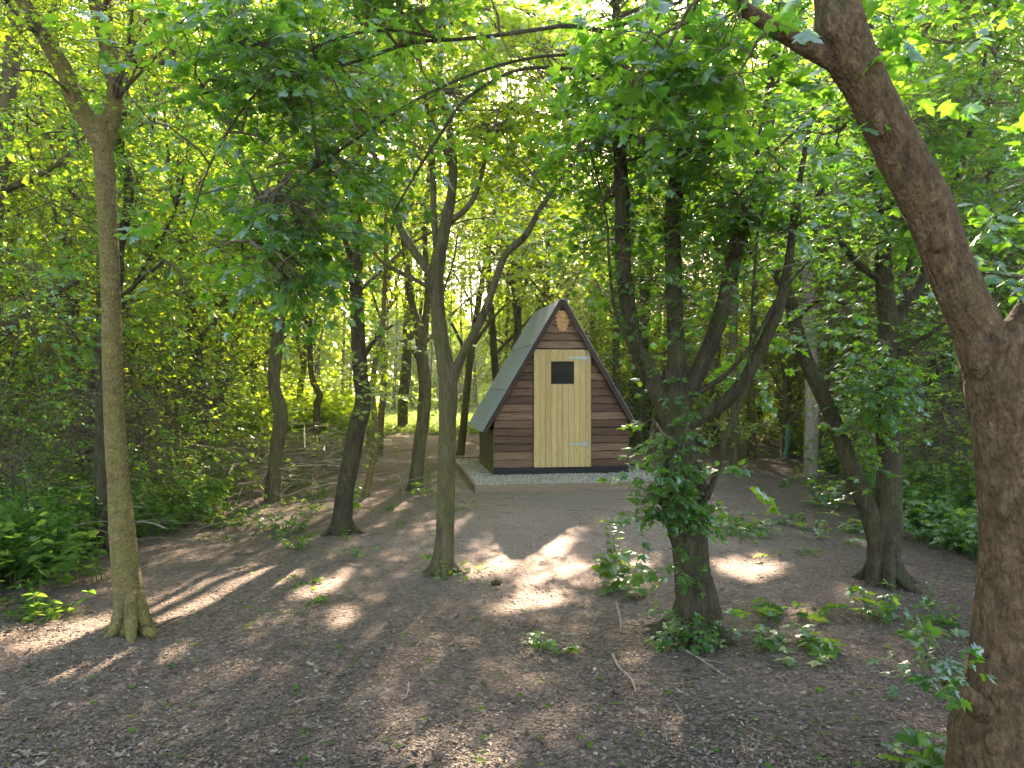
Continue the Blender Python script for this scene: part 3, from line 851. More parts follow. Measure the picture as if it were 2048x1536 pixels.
    def done(self):
        if 3 < self.base[1] < 8.2 and self.limbs:
            r = self.rng; L0 = self.limbs[0]; c = np.array([L0[L0[:, 2] > .02][0][0], self.base[1], 0]); rb = self.r0
            for k in range(6):
                an = k * 1.047 + r.normal(0, .25); d = np.array([math.cos(an), math.sin(an), 0]); q = r.uniform(.8, 1.25)
                tube(self.t, [c + d * rb * .35 + np.array([0, 0, rb * 2.6]), c + d * rb * .68 + np.array([0, 0, rb * 1.1]), c + d * rb * 1.15 * q + np.array([0, 0, rb * .28]), c + d * rb * 1.9 * q + np.array([0, 0, -.02]), c + d * rb * 2.5 * q + np.array([0, 0, -.06])],
                     [rb * .35, rb * .42, rb * .30, rb * .16, rb * .06], 10, .03, .12, k * 3.1 + self.seed)
        WAIT.append(self)
        return self.root
    def finish(self):
        if self.t.n: self.t.build('trunk', M[self.bark], self.root, self.base, smooth=True)
        if self.w.n: self.w.build('twigs', M['twig'], self.root, self.base)
        if self.l.n: self.l.build('crown', M[self.leaf], self.root, self.base)
        return self.root

# --- left front tree
T = Tree('forked_tree', G(265, 1268), 'slender forked tree with smooth yellowish bark and mossy foot, nearest on the left', 'bark_smooth', 'leaf', OVATE, .05, 11)
T.limb([(268, 1290, 4.64, 84), (266, 1258, 4.64, 66), (258, 1200, 4.64, 57), (246, 1080, 4.64, 50), (236, 950, 4.64, 42), (227, 800, 4.64, 38), (222, 600, 4.64, 37), (216, 450, 4.64, 37), (209, 330, 4.64, 38), (203, 262, 4.64, 40), (205, 235, 4.64, 30)], 20, .05, .035)
T.limb([(208, 310, 4.64, 38), (186, 258, 4.63, 38), (150, 200, 4.60, 36), (128, 140, 4.57, 33), (85, 70, 4.52, 30), (42, -5, 4.48, 27), (0, -90, 4.4, 23), (-40, -200, 4.3, 12)], 14, .05, .035)
T.limb([(206, 300, 4.64, 33), (222, 245, 4.67, 33), (230, 190, 4.7, 31), (226, 150, 4.72, 30), (208, 70, 4.78, 29), (188, 0, 4.8, 24), (170, -100, 4.9, 14), (165, -230, 5, 10)], 14, .05, .035)
T.limb([(232, 150, 4.70, 13), (228, 90, 4.68, 11), (212, 40, 4.62, 10), (194, -10, 4.6, 9), (180, -80, 4.5, 7)], 8, .05, .04)
T.limb([(290, 1262, 4.58, 30), (308, 1272, 4.5, 12)], 8, .05, .1)
for b in ((60, 30, 4.3, 90, 60, 40), (330, 40, 4.2, 130, 60, 50), (260, 110, 4.4, 60, 50, 16), (100, -60, 4.5, 200, 60, 60), (20, 120, 4.1, 40, 60, 14), (300, -60, 4.5, 220, 60, 70)):
    T.blob(*b, dY=.5, L=.3, nodes=6, hang=.2, clump=-.2)
T.blob(50, 620, 4.2, 80, 60, 10, dY=.3, bough=False)
T.bare(10, (.1, .35), .5, 3)
T.done()

# --- dark tree just behind it
T = Tree('mossy_tree', G(212, 1100), 'dark tree with brown torn foot, half hidden behind the yellowish forked tree', 'bark_maple', 'thicket', LOBED, .075, 12)
T.limb([(212, 1115, 7.0, 44), (210, 1060, 7.0, 36), (206, 950, 7.0, 30), (205, 800, 7.0, 26), (212, 650, 7.0, 24), (236, 560, 7.0, 22), (238, 500, 7.0, 20), (250, 450, 7.0, 19), (258, 400, 7.0, 19), (255, 340, 7.0, 18), (240, 300, 7.0, 18), (246, 220, 7.0, 17), (252, 140, 7, 16), (262, 60, 7, 14), (250, -100, 7, 12), (240, -300, 7, 8)], 12, .07, .08)
T.limb([(240, 600, 7, 12), (280, 560, 6.9, 8), (330, 520, 6.8, 5)], 8, .07, .05)
for b in ((60, 650, 6.2, 90, 70, 40), (120, 560, 6.4, 90, 60, 30), (90, 400, 6.5, 130, 90, 45), (340, 560, 6.6, 70, 50, 26), (120, 250, 6.6, 130, 80, 45), (330, 200, 6.5, 120, 90, 45), (300, 380, 6.9, 80, 60, 25)):
    T.blob(*b, dY=.7, L=.4)
T.bare(50, (.3, 1.2), .6, 4)
T.done()

# --- low maple foliage hanging in the upper left, on long boughs of the big maple; trunks on the left of the path
T = Tree('young_maple', G(545, 1002), 'upright slim tree with green mossy bark standing beside the pile of cut branches', 'bark_grey', 'maple', LOBED, .085, 13)
Y = 9.86
T.limb([(543, 1015, Y, 36), (546, 980, Y, 30), (553, 900, Y, 27), (562, 830, Y, 29), (548, 770, Y, 25), (552, 700, Y, 24), (560, 620, Y, 23), (556, 520, Y, 22), (562, 420, Y, 20), (566, 300, Y, 17), (575, 150, Y, 14), (580, 0, Y, 10), (590, -150, Y, 6)], 12, .08, .08)
T.limb([(556, 520, Y, 14), (530, 440, Y, 11), (500, 360, Y, 8), (470, 250, Y, 6)], 8, .1, .05)
T.limb([(560, 470, Y, 12), (600, 400, Y, 9), (650, 300, Y, 7), (670, 180, Y, 5)], 8, .1, .05)
for b in ((470, 330, 9.4, 90, 90, 60), (640, 280, 9.3, 90, 100, 60), (560, 180, 9.2, 140, 90, 80), (520, 40, 9, 160, 90, 80), (600, 440, 9.6, 70, 60, 30), (500, 500, 9.2, 60, 50, 26), (560, -120, 9, 200, 90, 60)):
    T.blob(*b, dY=1.0, L=.45)
T.bare(20, (.3, .8), 1, 3.5)
T.done()

T = Tree('leaning_tree', G(683, 1062), 'leaning crooked tree with dark mossy foot on the left edge of the path', 'bark_maple', 'leaf', LOBED, .075, 14)
Y = 7.8
T.limb([(680, 1075, Y, 46), (684, 1040, Y, 40), (690, 980, Y, 36), (702, 920, Y, 36), (716, 850, Y, 38), (726, 800, Y, 32), (720, 740, Y, 30), (716, 660, Y, 28), (712, 560, Y, 26), (716, 480, Y, 24), (708, 400, Y, 20), (716, 300, Y, 17), (700, 160, Y, 14), (690, 0, Y, 10), (680, -150, Y, 6)], 14, .07, .08)
T.limb([(722, 720, Y, 12), (750, 680, 7.7, 8), (785, 650, 7.6, 5)], 8, .1, .05)
T.limb([(712, 560, Y, 14), (690, 480, Y, 11), (650, 410, Y, 8), (600, 350, 7.6, 5)], 8, .1, .05)
for b in ((745, 680, 7.7, 60, 40, 22), (750, 800, 7.7, 26, 70, 8), (735, 740, 7.6, 45, 36, 10), (660, 560, 7.7, 70, 60, 26), (690, 380, 7.5, 100, 80, 50), (720, 200, 7.3, 120, 90, 70), (660, 60, 7.0, 150, 80, 70), (600, 250, 7.0, 70, 70, 30)):
    T.blob(*b, dY=.6, L=.35)
T.bare(14, (.2, .6), 1, 3)
T.done()

T = Tree('thin_tree', G(735, 990), 'thin crooked sapling with mossy stem behind the leaning tree beside the path', 'bark_smooth', 'leaf', OVATE, .06, 15)
Y = 10.3
T.limb([(731, 1000, Y, 18), (736, 970, Y, 14), (748, 910, Y, 13), (752, 860, Y, 13), (745, 800, Y, 12), (748, 740, Y, 12), (762, 680, Y, 11), (768, 600, Y, 10), (772, 480, Y, 8), (768, 350, Y, 5)], 8, .1, .06)
for b in ((750, 700, 10.2, 50, 60, 22), (770, 560, 10.2, 60, 70, 36), (760, 820, 10.1, 26, 60, 9)): T.blob(*b, dY=.5, L=.35)
T.done()

T = Tree('pathside_tree', G(832, 975), 'straight tree left of the path leading to the sunny glade', 'bark_grey', 'leaf', LOBED, .08, 16)
Y = 11.0
T.limb([(829, 985, Y, 36), (832, 960, Y, 29), (838, 900, Y, 26), (846, 840, Y, 25), (850, 770, Y, 26), (844, 720, Y, 24), (838, 660, Y, 18), (822, 600, Y, 14), (812, 520, Y, 12), (800, 420, Y, 10), (790, 300, Y, 6)], 12, .08, .08)
T.limb([(843, 715, Y, 18), (850, 650, Y, 15), (856, 580, Y, 13), (850, 480, Y, 11), (858, 350, Y, 9), (870, 200, Y, 6)], 10, .08, .06)
T.limb([(842, 730, Y, 10), (825, 700, 10.8, 8), (800, 680, 10.6, 5)], 8, .1, .05)
for b in ((800, 560, 10.8, 70, 60, 34), (880, 600, 10.8, 50, 50, 16), (830, 420, 10.8, 100, 80, 60), (880, 280, 10.6, 110, 90, 70), (820, 120, 10.4, 150, 100, 80), (850, -60, 10.2, 180, 90, 70), (845, 640, 10.9, 60, 40, 16)):
    T.blob(*b, dY=.8, L=.4)
T.bare(20, (.3, .9), 1.5, 4)
T.done()

T = Tree('leaning_sapling', G(922, 905), 'thin grey tree leaning right between the central tree and the hut', 'bark_grey', 'leaf', LOBED, .08, 17)
Y = 16.5
T.limb([(920, 915, Y, 19), (924, 880, Y, 16), (932, 800, Y, 15), (940, 720, Y, 14), (950, 650, Y, 13), (965, 560, Y, 11), (985, 450, Y, 9), (1000, 300, Y, 6)], 10, .12, .07)
T.limb([(940, 710, Y, 9), (925, 690, Y, 7), (900, 640, Y, 5)], 7, .12, .05)
T.limb([(940, 700, Y, 9), (975, 650, Y, 7), (1010, 610, Y, 5)], 7, .12, .05)
for b in ((960, 560, 16, 70, 60, 36), (1020, 500, 16, 70, 60, 40), (900, 620, 16, 50, 40, 14), (960, 380, 16, 100, 90, 60)): T.blob(*b, dY=1.2, L=.5)
T.done()

# --- high leafy branches over the clearing are borne by the central tree
# --- central tree
T = Tree('central_tree', G(887, 1145), 'straight grey brown tree with widely spread limbs in the middle of the clearing', 'bark_grey', 'leaf', LOBED, .075, 18)
Y = 6.12
T.limb([(882, 1165, Y, 58), (885, 1135, Y, 43), (890, 1060, Y, 37), (893, 950, Y, 35), (895, 850, Y, 34), (896, 770, Y, 38), (884, 690, Y, 30), (876, 620, Y, 28), (872, 565, Y, 30), (880, 500, Y, 27), (893, 440, Y, 23), (904, 380, Y, 18), (906, 320, Y, 17), (898, 250, Y, 14), (880, 150, Y, 11), (890, 0, Y, 9), (900, -150, Y, 6)], 18, .05, .05)
T.limb([(897, 780, Y, 26), (912, 740, Y, 20), (930, 700, Y, 17), (962, 640, Y, 16), (985, 580, Y, 15), (1008, 515, Y, 14), (1030, 490, 6.1, 16), (1052, 470, 6.05, 13), (1085, 410, 6.0, 11), (1120, 360, 5.95, 9), (1160, 300, 5.9, 7), (1190, 230, 5.9, 5)], 12, .05, .04)
T.limb([(872, 580, Y, 24), (862, 548, Y, 20), (830, 505, 6.15, 17), (800, 455, 6.2, 15), (788, 410, 6.25, 15), (768, 360, 6.3, 13), (740, 290, 6.3, 10), (700, 200, 6.4, 6)], 12, .05, .05)
T.limb([(872, 590, Y, 10), (850, 570, 6.05, 9), (800, 545, 6.0, 8), (760, 520, 5.95, 7), (715, 460, 5.9, 6), (672, 420, 5.85, 4)], 8, .06, .04)
T.limb([(878, 520, Y, 18), (868, 440, 6.2, 13), (866, 360, 6.25, 12), (858, 250, 6.3, 9), (840, 120, 6.3, 6)], 10, .06, .05)
T.limb([(894, 445, Y, 15), (925, 425, 6.1, 12), (948, 395, 6.1, 11), (962, 355, 6.1, 8), (975, 300, 6.1, 6)], 10, .06, .04)
T.limb([(900, 330, Y, 12), (880, 270, 6.0, 10), (860, 235, 6.0, 8)], 8, .06, .04)
T.limb([(876, 610, Y, 6), (905, 530, 6.0, 4), (915, 470, 6, 3)], 6, .08, .04)
for b in ((700, 320, 6.2, 80, 70, 30), (760, 210, 6.2, 100, 80, 50), (880, 180, 6.2, 100, 80, 50), (980, 240, 6.2, 90, 70, 44), (1060, 330, 6.2, 70, 50, 26), (1150, 260, 6.0, 80, 60, 30), (900, 40, 6.2, 180, 80, 80), (1080, 120, 6.0, 90, 80, 44), (1090, 470, 6.1, 50, 40, 10), (960, 330, 6.1, 50, 40, 14), (740, 60, 6.0, 130, 80, 60), (1000, 60, 7.5, 200, 80, 90), (1100, 250, 7.5, 110, 70, 50), (900, 330, 7.6, 120, 60, 40), (700, 150, 7.6, 180, 90, 80), (1200, 120, 7.5, 150, 90, 70)):
    T.blob(*b, dY=.6, L=.32)
T.bare(30, (.2, .8), 2.2, 5)
T.blob(905, 1135, 6.0, 22, 12, 6, dY=.12, L=.12, nodes=2, size=.04, bough=False)
T.blob(868, 1130, 6.0, 16, 14, 4, dY=.1, L=.12, nodes=2, size=.04, bough=False)
T.done()

# --- the big many stemmed maple right of the hut
T = Tree('burred_maple', G(1392, 1270), 'many stemmed maple with a leafy burr halfway up its dark trunk, right of the hut', 'bark_maple', 'maple', MAPLE, .078, 19)
Y = 4.6
T.limb([(1396, 1305, Y, 112), (1394, 1262, Y, 90), (1388, 1190, Y, 74), (1382, 1110, Y, 70), (1372, 1050, Y, 76), (1362, 990, Y, 83), (1362, 930, Y, 68), (1356, 870, Y, 61), (1346, 800, Y, 63), (1346, 740, Y, 40)], 72, .014, .10, .035)
T.limb([(1345, 840, Y, 47), (1322, 790, Y, 41), (1298, 745, Y, 34), (1272, 690, Y, 32), (1256, 610, Y, 31), (1246, 520, Y, 30), (1245, 400, Y, 29), (1240, 300, Y, 26), (1248, 180, Y, 22), (1236, 60, Y, 17), (1225, -60, Y, 14), (1200, -250, Y, 7)], 36, .022, .07, .03)
T.limb([(1346, 810, Y, 43), (1352, 730, Y, 36), (1350, 640, Y, 32), (1346, 520, Y, 31), (1345, 430, Y, 32), (1358, 350, Y, 34), (1372, 280, Y, 29), (1374, 180, Y, 27), (1380, 60, Y, 20), (1385, -80, Y, 14), (1390, -250, Y, 7)], 36, .022, .07, .03)
T.limb([(1352, 830, Y, 41), (1392, 752, Y, 34), (1424, 680, Y, 32), (1450, 600, Y, 32), (1466, 520, Y, 32), (1484, 440, Y, 30), (1510, 360, Y, 28), (1532, 260, Y, 28), (1546, 160, Y, 27), (1550, 60, Y, 23), (1556, -60, Y, 18), (1560, -250, Y, 9)], 36, .022, .07, .03)
T.limb([(1362, 860, Y, 31), (1405, 832, 4.55, 27), (1455, 800, 4.5, 27), (1495, 750, 4.45, 25), (1530, 680, 4.42, 24), (1556, 620, 4.4, 22), (1575, 540, 4.4, 19), (1584, 470, 4.4, 16), (1596, 380, 4.4, 13), (1620, 250, 4.4, 9), (1650, 100, 4.4, 6)], 14, .045, .06)
T.limb([(1370, 800, Y, 14), (1430, 765, 4.5, 11), (1480, 720, 4.4, 9), (1520, 660, 4.35, 8), (1560, 590, 4.3, 7), (1620, 520, 4.25, 5)], 8, .06, .05)
T.limb([(1290, 770, Y, 9), (1262, 700, 4.5, 8), (1230, 620, 4.45, 7), (1218, 520, 4.4, 6), (1212, 430, 4.4, 4), (1180, 300, 4.4, 4)], 8, .06, .04)
T.limb([(1358, 370, Y, 23), (1395, 320, 4.6, 20), (1412, 270, 4.6, 16), (1420, 200, 4.6, 13), (1440, 120, 4.6, 8), (1480, 40, 4.6, 5)], 10, .06, .05)
T.limb([(1385, 1010, Y, 20), (1410, 1000, 4.5, 13), (1438, 930, 4.45, 11), (1448, 880, 4.4, 11), (1470, 830, 4.4, 10), (1495, 770, 4.4, 7), (1500, 700, 4.4, 5)], 8, .06, .06)
T.limb([(1400, 330, Y, 7), (1460, 250, 4.5, 6), (1510, 170, 4.4, 5), (1560, 120, 4.3, 4)], 6, .08, .04)
T.limb([(1420, 330, Y, 7), (1480, 290, 4.5, 5), (1540, 190, 4.4, 4)], 6, .08, .04)
T.limb([(1500, 700, 4.4, 6), (1508, 560, 4.35, 6), (1520, 440, 4.35, 5), (1560, 330, 4.3, 4)], 6, .08, .04)
# burr
for cx, cyy, s in ((1330, 985, 54), (1350, 1030, 46), (1398, 985, 50), (1336, 940, 40), (1388, 940, 34)):
    c = P(cx, cyy, Y - .03); r_ = s / 2 / F * Y
    tube(T.t, [c - np.array([0, 0, r_ * 1.1]), c - np.array([0, 0, r_ * .5]), c, c + np.array([0, 0, r_ * .6]), c + np.array([0, 0, r_ * 1.3])], [r_ * .2, r_ * .85, r_, r_ * .8, r_ * .2], 12, .04, .16, cx)
s8 = P(1350, 1000, 4.45)
T.blob(1335, 1000, 4.42, 50, 48, 80, dY=.10, L=.08, nodes=4, size=.036, clump=-.4, bough=False, hang=.5, flat=.6)
T.blob(1390, 1040, 4.40, 36, 50, 50, dY=.09, L=.08, nodes=4, size=.036, clump=-.4, bough=False, hang=.6, flat=.6)
T.blob(1360, 930, 4.42, 44, 50, 30, dY=.10, L=.08, nodes=3, size=.036, clump=-.3, bough=False, hang=.5, flat=.6)
T.blob(1490, 960, 4.35, 60, 45, 24, dY=.22, L=.2, nodes=4, size=.065, src=s8, hang=.6)
T.blob(1450, 880, 4.4, 40, 60, 12, dY=.2, L=.2, nodes=4, size=.06, hang=.5)
T.blob(1330, 880, 4.4, 50, 70, 26, dY=.2, L=.16, nodes=3, size=.05, hang=.4)
T.blob(1290, 1015, 4.3, 34, 50, 12, dY=.15, L=.2, nodes=4, size=.05, src=s8, hang=.4)
for q in range(9): T.blob(1340 + (q % 3) * 22, 760 + q * 48, 4.45, 26, 36, 7, dY=.12, L=.08, nodes=3, size=.034, clump=-.5, bough=False, hang=.5)
for q in range(8): T.blob((1262, 1250, 1350, 1346, 1455, 1468, 1510, 1545)[q], (660, 520, 620, 470, 590, 500, 760, 640)[q], 4.5, 22, 60, 9, dY=.12, L=.10, nodes=3, size=.040, clump=-.5, bough=False, hang=.5)
T.blob(1340, 1140, 4.42, 40, 60, 8, dY=.1, L=.12, nodes=3, size=.045, bough=False)
T.blob(1385, 1262, 4.42, 66, 26, 80, dY=.16, L=.08, nodes=3, size=.034, clump=-.5, bough=False)
for b in ((1200, 470, 4.9, 50, 50, 16), (1260, 560, 4.9, 60, 70, 16), (1330, 600, 4.9, 80, 60, 20), (1430, 560, 4.9, 80, 70, 26), (1540, 520, 4.7, 80, 70, 28), (1340, 460, 4.9, 90, 70, 34), (1230, 380, 4.8, 90, 70, 36),
          (1470, 400, 4.3, 90, 80, 60), (1600, 420, 4.2, 80, 70, 50), (1180, 270, 4.5, 90, 70, 50), (1300, 280, 4.4, 90, 80, 70), (1440, 250, 4.3, 90, 80, 64), (1600, 280, 4.2, 90, 80, 55), (1250, 140, 4.4, 100, 70, 60),
          (1400, 100, 4.3, 90, 80, 60), (1600, 120, 4.1, 90, 80, 45), (1300, -30, 4.3, 160, 70, 80), (1550, -60, 4.2, 160, 80, 80), (1380, 740, 4.9, 60, 50, 8), (1480, 690, 4.9, 50, 50, 10), (1560, 660, 4.6, 50, 50, 8)):
    T.blob(*b[:5], int(b[5] * 1.7), dY=.6, L=.24, nodes=4, size=.050, hang=.35, clump=.12)
# long boughs to the left that carry the hanging foliage
pb1 = T.limb([(1238, 70, 4.6, 12), (1150, 52, 4.4, 10), (1080, 58, 4.2, 9), (1000, 70, 4.1, 8), (900, 80, 4.0, 7), (820, 86, 3.9, 8), (720, 120, 3.8, 7), (600, 150, 3.7, 6), (500, 162, 3.6, 5), (400, 190, 3.5, 4)], 8, .08, .03)
pb2 = T.limb([(1242, 190, 4.6, 10), (1180, 150, 4.3, 9), (1100, 135, 4.1, 8), (1020, 145, 4.0, 7), (930, 200, 3.9, 7), (880, 270, 3.85, 6), (830, 350, 3.8, 5), (790, 420, 3.8, 4)], 8, .08, .03)
pb3 = T.limb([(1236, 120, 4.6, 8), (1120, 110, 4.4, 7), (1000, 130, 4.2, 6), (860, 185, 4.0, 6), (740, 260, 3.8, 6), (640, 330, 3.7, 5), (560, 400, 3.6, 4), (500, 480, 3.5, 3)], 8, .08, .03)
pb4 = T.limb([(900, 80, 4.0, 7), (760, 60, 3.7, 6), (620, 100, 3.5, 6), (500, 200, 3.4, 5), (420, 330, 3.35, 4), (380, 450, 3.3, 3)], 8, .08, .03)
for b in ((620, 440, 3.6, 110, 100, 80), (520, 380, 3.5, 110, 100, 80), (460, 260, 3.4, 110, 90, 66), (600, 260, 3.7, 110, 100, 66), (560, 540, 3.6, 90, 70, 40), (440, 500, 3.4, 60, 60, 24), (400, 150, 3.4, 90, 80, 44),
          (700, 180, 3.8, 110, 80, 50), (680, 350, 3.8, 80, 70, 34), (520, 90, 3.5, 120, 70, 44), (780, 60, 3.9, 120, 60, 40), (880, 160, 4.0, 90, 60, 30), (700, -40, 3.7, 200, 60, 60), (980, 30, 4.1, 100, 50, 30), (1060, 190, 4.1, 80, 50, 22), (830, 300, 3.9, 60, 50, 16), (640, 560, 3.7, 50, 50, 10), (360, 340, 3.3, 50, 60, 14), (320, 250, 3.3, 60, 60, 14), (500, 30, 3.4, 140, 60, 50), (860, 20, 3.9, 140, 50, 44), (760, 460, 3.8, 40, 50, 8)):
    T.blob(*b[:5], int(b[5] * 1.15), dY=.75, L=.24, nodes=4, size=.052, hang=.5, clump=.3)
T.bare(60, (.2, .9), 1.6, 4)
T.done()

# --- twin stemmed tree on the right
T = Tree('twin_stem_tree', G(1765, 1170), 'twin stemmed tree with a leafy clump, between the burred maple and the big trunk', 'bark_maple', 'maple', LOBED, .075, 20)
Y = 5.75
T.limb([(1768, 1200, Y, 92), (1768, 1165, Y, 70), (1768, 1110, Y, 62), (1772, 1060, Y, 66), (1778, 1000, Y, 50), (1778, 930, Y, 46), (1776, 840, Y, 44), (1772, 740, Y, 40), (1776, 650, Y, 38), (1768, 560, Y, 34), (1766, 500, Y, 30), (1762, 430, Y, 26), (1745, 370, Y, 20), (1735, 280, Y, 15), (1740, 100, Y, 10), (1750, -100, Y, 6)], 18, .05, .09)
T.limb([(1766, 1110, Y, 48), (1750, 1055, Y, 42), (1728, 1000, Y, 36), (1696, 920, Y, 32), (1666, 840, Y, 30), (1640, 780, Y, 30), (1612, 720, Y, 28), (1590, 650, Y, 26), (1580, 600, Y, 24), (1550, 545, Y, 18), (1500, 500, Y, 12), (1470, 430, Y, 8)], 14, .05, .08)
T.limb([(1766, 560, Y, 18), (1730, 540, 5.7, 14), (1692, 500, 5.65, 12), (1665, 450, 5.6, 11), (1645, 400, 5.6, 9), (1600, 340, 5.6, 6)], 10, .06, .05)
T.limb([(1776, 660, Y, 26), (1810, 610, 5.8, 22), (1840, 570, 5.85, 20), (1860, 500, 5.9, 18), (1890, 420, 5.9, 15), (1920, 340, 5.9, 12), (1950, 220, 5.9, 9), (1980, 60, 6, 6)], 10, .06, .06)
T.limb([(1766, 440, Y, 18), (1790, 400, Y, 14), (1800, 340, Y, 11), (1812, 250, Y, 8)], 8, .06, .05)
T.limb([(1776, 720, Y, 13), (1820, 690, 5.7, 11), (1860, 668, 5.6, 9), (1900, 640, 5.5, 6)], 8, .06, .05)
T.limb([(1590, 640, Y, 10), (1640, 600, 5.6, 7), (1700, 610, 5.5, 5)], 7, .06, .05)
T.blob(1752, 800, 5.6, 55, 80, 110, dY=.25, L=.16, nodes=4, size=.055, clump=-.3, bough=False, hang=.5)
T.blob(1660, 600, 5.6, 80, 40, 30, dY=.35, L=.28, lv=1)
T.blob(1790, 680, 5.5, 70, 50, 18, dY=.3, L=.28)
T.blob(1730, 900, 5.6, 45, 90, 30, dY=.25, L=.2, nodes=3, size=.06)
for b in ((1620, 480, 5.5, 100, 80, 40), (1720, 380, 5.5, 110, 90, 50), (1860, 420, 5.5, 100, 90, 46), (1950, 350, 5.6, 90, 90, 40), (1800, 260, 5.5, 120, 90, 56), (1940, 180, 5.6, 110, 90, 46), (1700, 180, 5.5, 110, 90, 50), (1850, 60, 5.6, 150, 80, 60), (1960, -50, 5.6, 150, 80, 50), (1870, 620, 5.5, 60, 50, 14), (1680, 760, 5.6, 40, 60, 10)):
    T.blob(*b, dY=.6, L=.32)
T.bare(50, (.3, 1.1), 1.0, 4)
T.done()

# --- huge leaning trunk in the right foreground
T = Tree('big_trunk_tree', G(1994, 1630), 'huge forked reddish brown trunk leaning across the right edge, nearest to the camera', 'bark_red', 'maple', MAPLE, .088, 21)
Y = 2.6
T.limb([(2002, 1700, Y, 220), (1998, 1600, Y, 186), (1990, 1480, Y, 166), (2002, 1400, Y, 140), (2016, 1250, Y, 120), (2022, 1100, Y, 112), (2018, 950, Y, 112), (2010, 860, Y, 118), (2004, 780, Y, 130), (2000, 700, Y, 124), (2004, 650, Y, 84)], 110, .010, .055, .035)
T.limb([(2000, 800, Y, 104), (1978, 720, Y, 104), (1946, 640, Y, 92), (1910, 560, Y, 88), (1884, 490, Y, 86), (1858, 420, Y, 92), (1822, 350, Y, 92), (1782, 270, Y, 88), (1742, 190, Y, 84), (1706, 120, Y, 92), (1682, 60, Y, 96), (1672, -10, Y, 84), (1650, -140, Y, 66), (1600, -320, Y, 40)], 96, .010, .055, .035)
T.limb([(2000, 770, Y, 100), (2024, 700, 2.62, 88), (2060, 645, 2.65, 76), (2110, 560, 2.7, 70), (2180, 400, 2.8, 60), (2280, 200, 3, 40)], 60, .015, .055, .03)
T.limb([(1700, 150, Y, 50), (1665, 120, 2.6, 42), (1620, 98, 2.6, 38), (1560, 62, 2.6, 34), (1500, 25, 2.6, 28), (1440, -20, 2.6, 24), (1360, -90, 2.6, 18)], 14, .03, .05)
T.limb([(1990, 1440, Y, 70), (1940, 1400, 2.5, 44), (1905, 1365, 2.45, 40), (1890, 1340, 2.42, 26)], 12, .03, .12)
for cx, cyy, s, dy in ((1958, 705, 46, -.06), (2010, 1010, 30, -.11), (1985, 1480, 26, -.12), (1760, 245, 26, -.06), (1875, 480, 24, -.07), (1668, 40, 40, -.05)):
    c = P(cx, cyy, Y + dy); r_ = s / 2 / F * Y
    tube(T.t, [c - np.array([0, 0, r_ * 2.2]), c - np.array([0, 0, r_ * 1.1]), c, c + np.array([0, 0, r_ * 1.1]), c + np.array([0, 0, r_ * 2.0])], [r_ * .3, r_ * .85, r_, r_ * .75, r_ * .2], 24, .01, .2, cx, .5, .05)
T.blob(1915, 1335, 2.35, 55, 50, 16, dY=.07, L=.07, nodes=2, size=.045, bough=False, src=P(1905, 1365, 2.45))
T.blob(1865, 1330, 2.38, 60, 70, 18, dY=.08, L=.09, nodes=2, size=.04, src=P(1905, 1365, 2.45))
for b in ((1310, 60, 2.7, 110, 70, 26), (1440, 50, 2.6, 90, 60, 22), (1250, 150, 2.8, 80, 60, 12), (1500, 120, 2.6, 90, 50, 12), (1220, -20, 2.7, 90, 50, 16), (1980, 90, 3.0, 90, 90, 14), (1990, 560, 2.9, 90, 60, 16), (1700, 250, 3.0, 80, 60, 10), (1640, 260, 3, 60, 50, 8), (1780, -20, 2.8, 90, 50, 14), (2020, 400, 2.9, 60, 60, 8)):
    T.blob(*b[:5], int(b[5] * 1.3), dY=.35, L=.2, nodes=3, size=.066, hang=.4)
T.done()

# --- other trees one can tell apart
def plain_tree(name, label, bark, path, blobs, seed, leaf='leaf', ls=.08, tpl=KITE, bare=0, sides=10, forks=(), dY=.8, bz=(1.0, 4), can=None):
    T = Tree(name, P(path[0][0], 768 + EYE * F / path[0][2], path[0][2]), label, bark, leaf, tpl, ls, seed)
    T.limb(path, sides, .1, .07)
    for f in forks: T.limb(f, 8, .1, .05)
    for b in blobs: T.blob(*b, dY=dY, L=.42)
    if bare: T.bare(bare, (.3, 1.3), *bz)
    if can: T.canopy(*can)
    T.done()
def gy(py): return ground_Y(py)
Y = gy(950)
plain_tree('pale_trunk_tree', 'straight pale brown trunk standing at the right side of the chip area', 'bark_pale', [(1624, 962, Y, 36), (1622, 930, Y, 29), (1624, 800, Y, 27), (1622, 700, Y, 25), (1618, 600, Y, 24), (1610, 450, Y, 21), (1606, 300, Y, 18), (1600, 100, Y, 12), (1600, -100, Y, 7)],
    [(1600, 380, 12.5, 110, 100, 60), (1640, 200, 12.5, 130, 100, 70), (1600, 0, 12.5, 150, 100, 60), (1640, 540, 12.3, 60, 40, 16)], 31, 'maple', .085, LOBED, 16, 12)
Y = gy(917)
plain_tree('guarded_sapling_tree', 'bare forked sapling rising from a green tube beside a stake', 'bark_grey', [(1568, 925, Y, 11), (1568, 860, Y, 11), (1569, 800, Y, 12), (1572, 760, Y, 11), (1560, 700, Y, 8), (1555, 640, Y, 6), (1565, 560, Y, 4)], [(1570, 640, 15.4, 60, 50, 16)], 32, 'thicket', .07, KITE, 26,
    forks=([(1568, 860, Y, 8), (1600, 820, Y, 8), (1612, 780, Y, 7), (1590, 740, Y, 6), (1610, 690, Y, 5)], [(1570, 780, Y, 6), (1595, 750, Y, 6), (1625, 738, Y, 5), (1660, 760, Y, 3)], [(1572, 770, Y, 7), (1585, 720, Y, 5), (1630, 680, Y, 4)], [(1570, 800, Y, 6), (1540, 740, Y, 5), (1510, 700, Y, 4)]))
Y = gy(925)
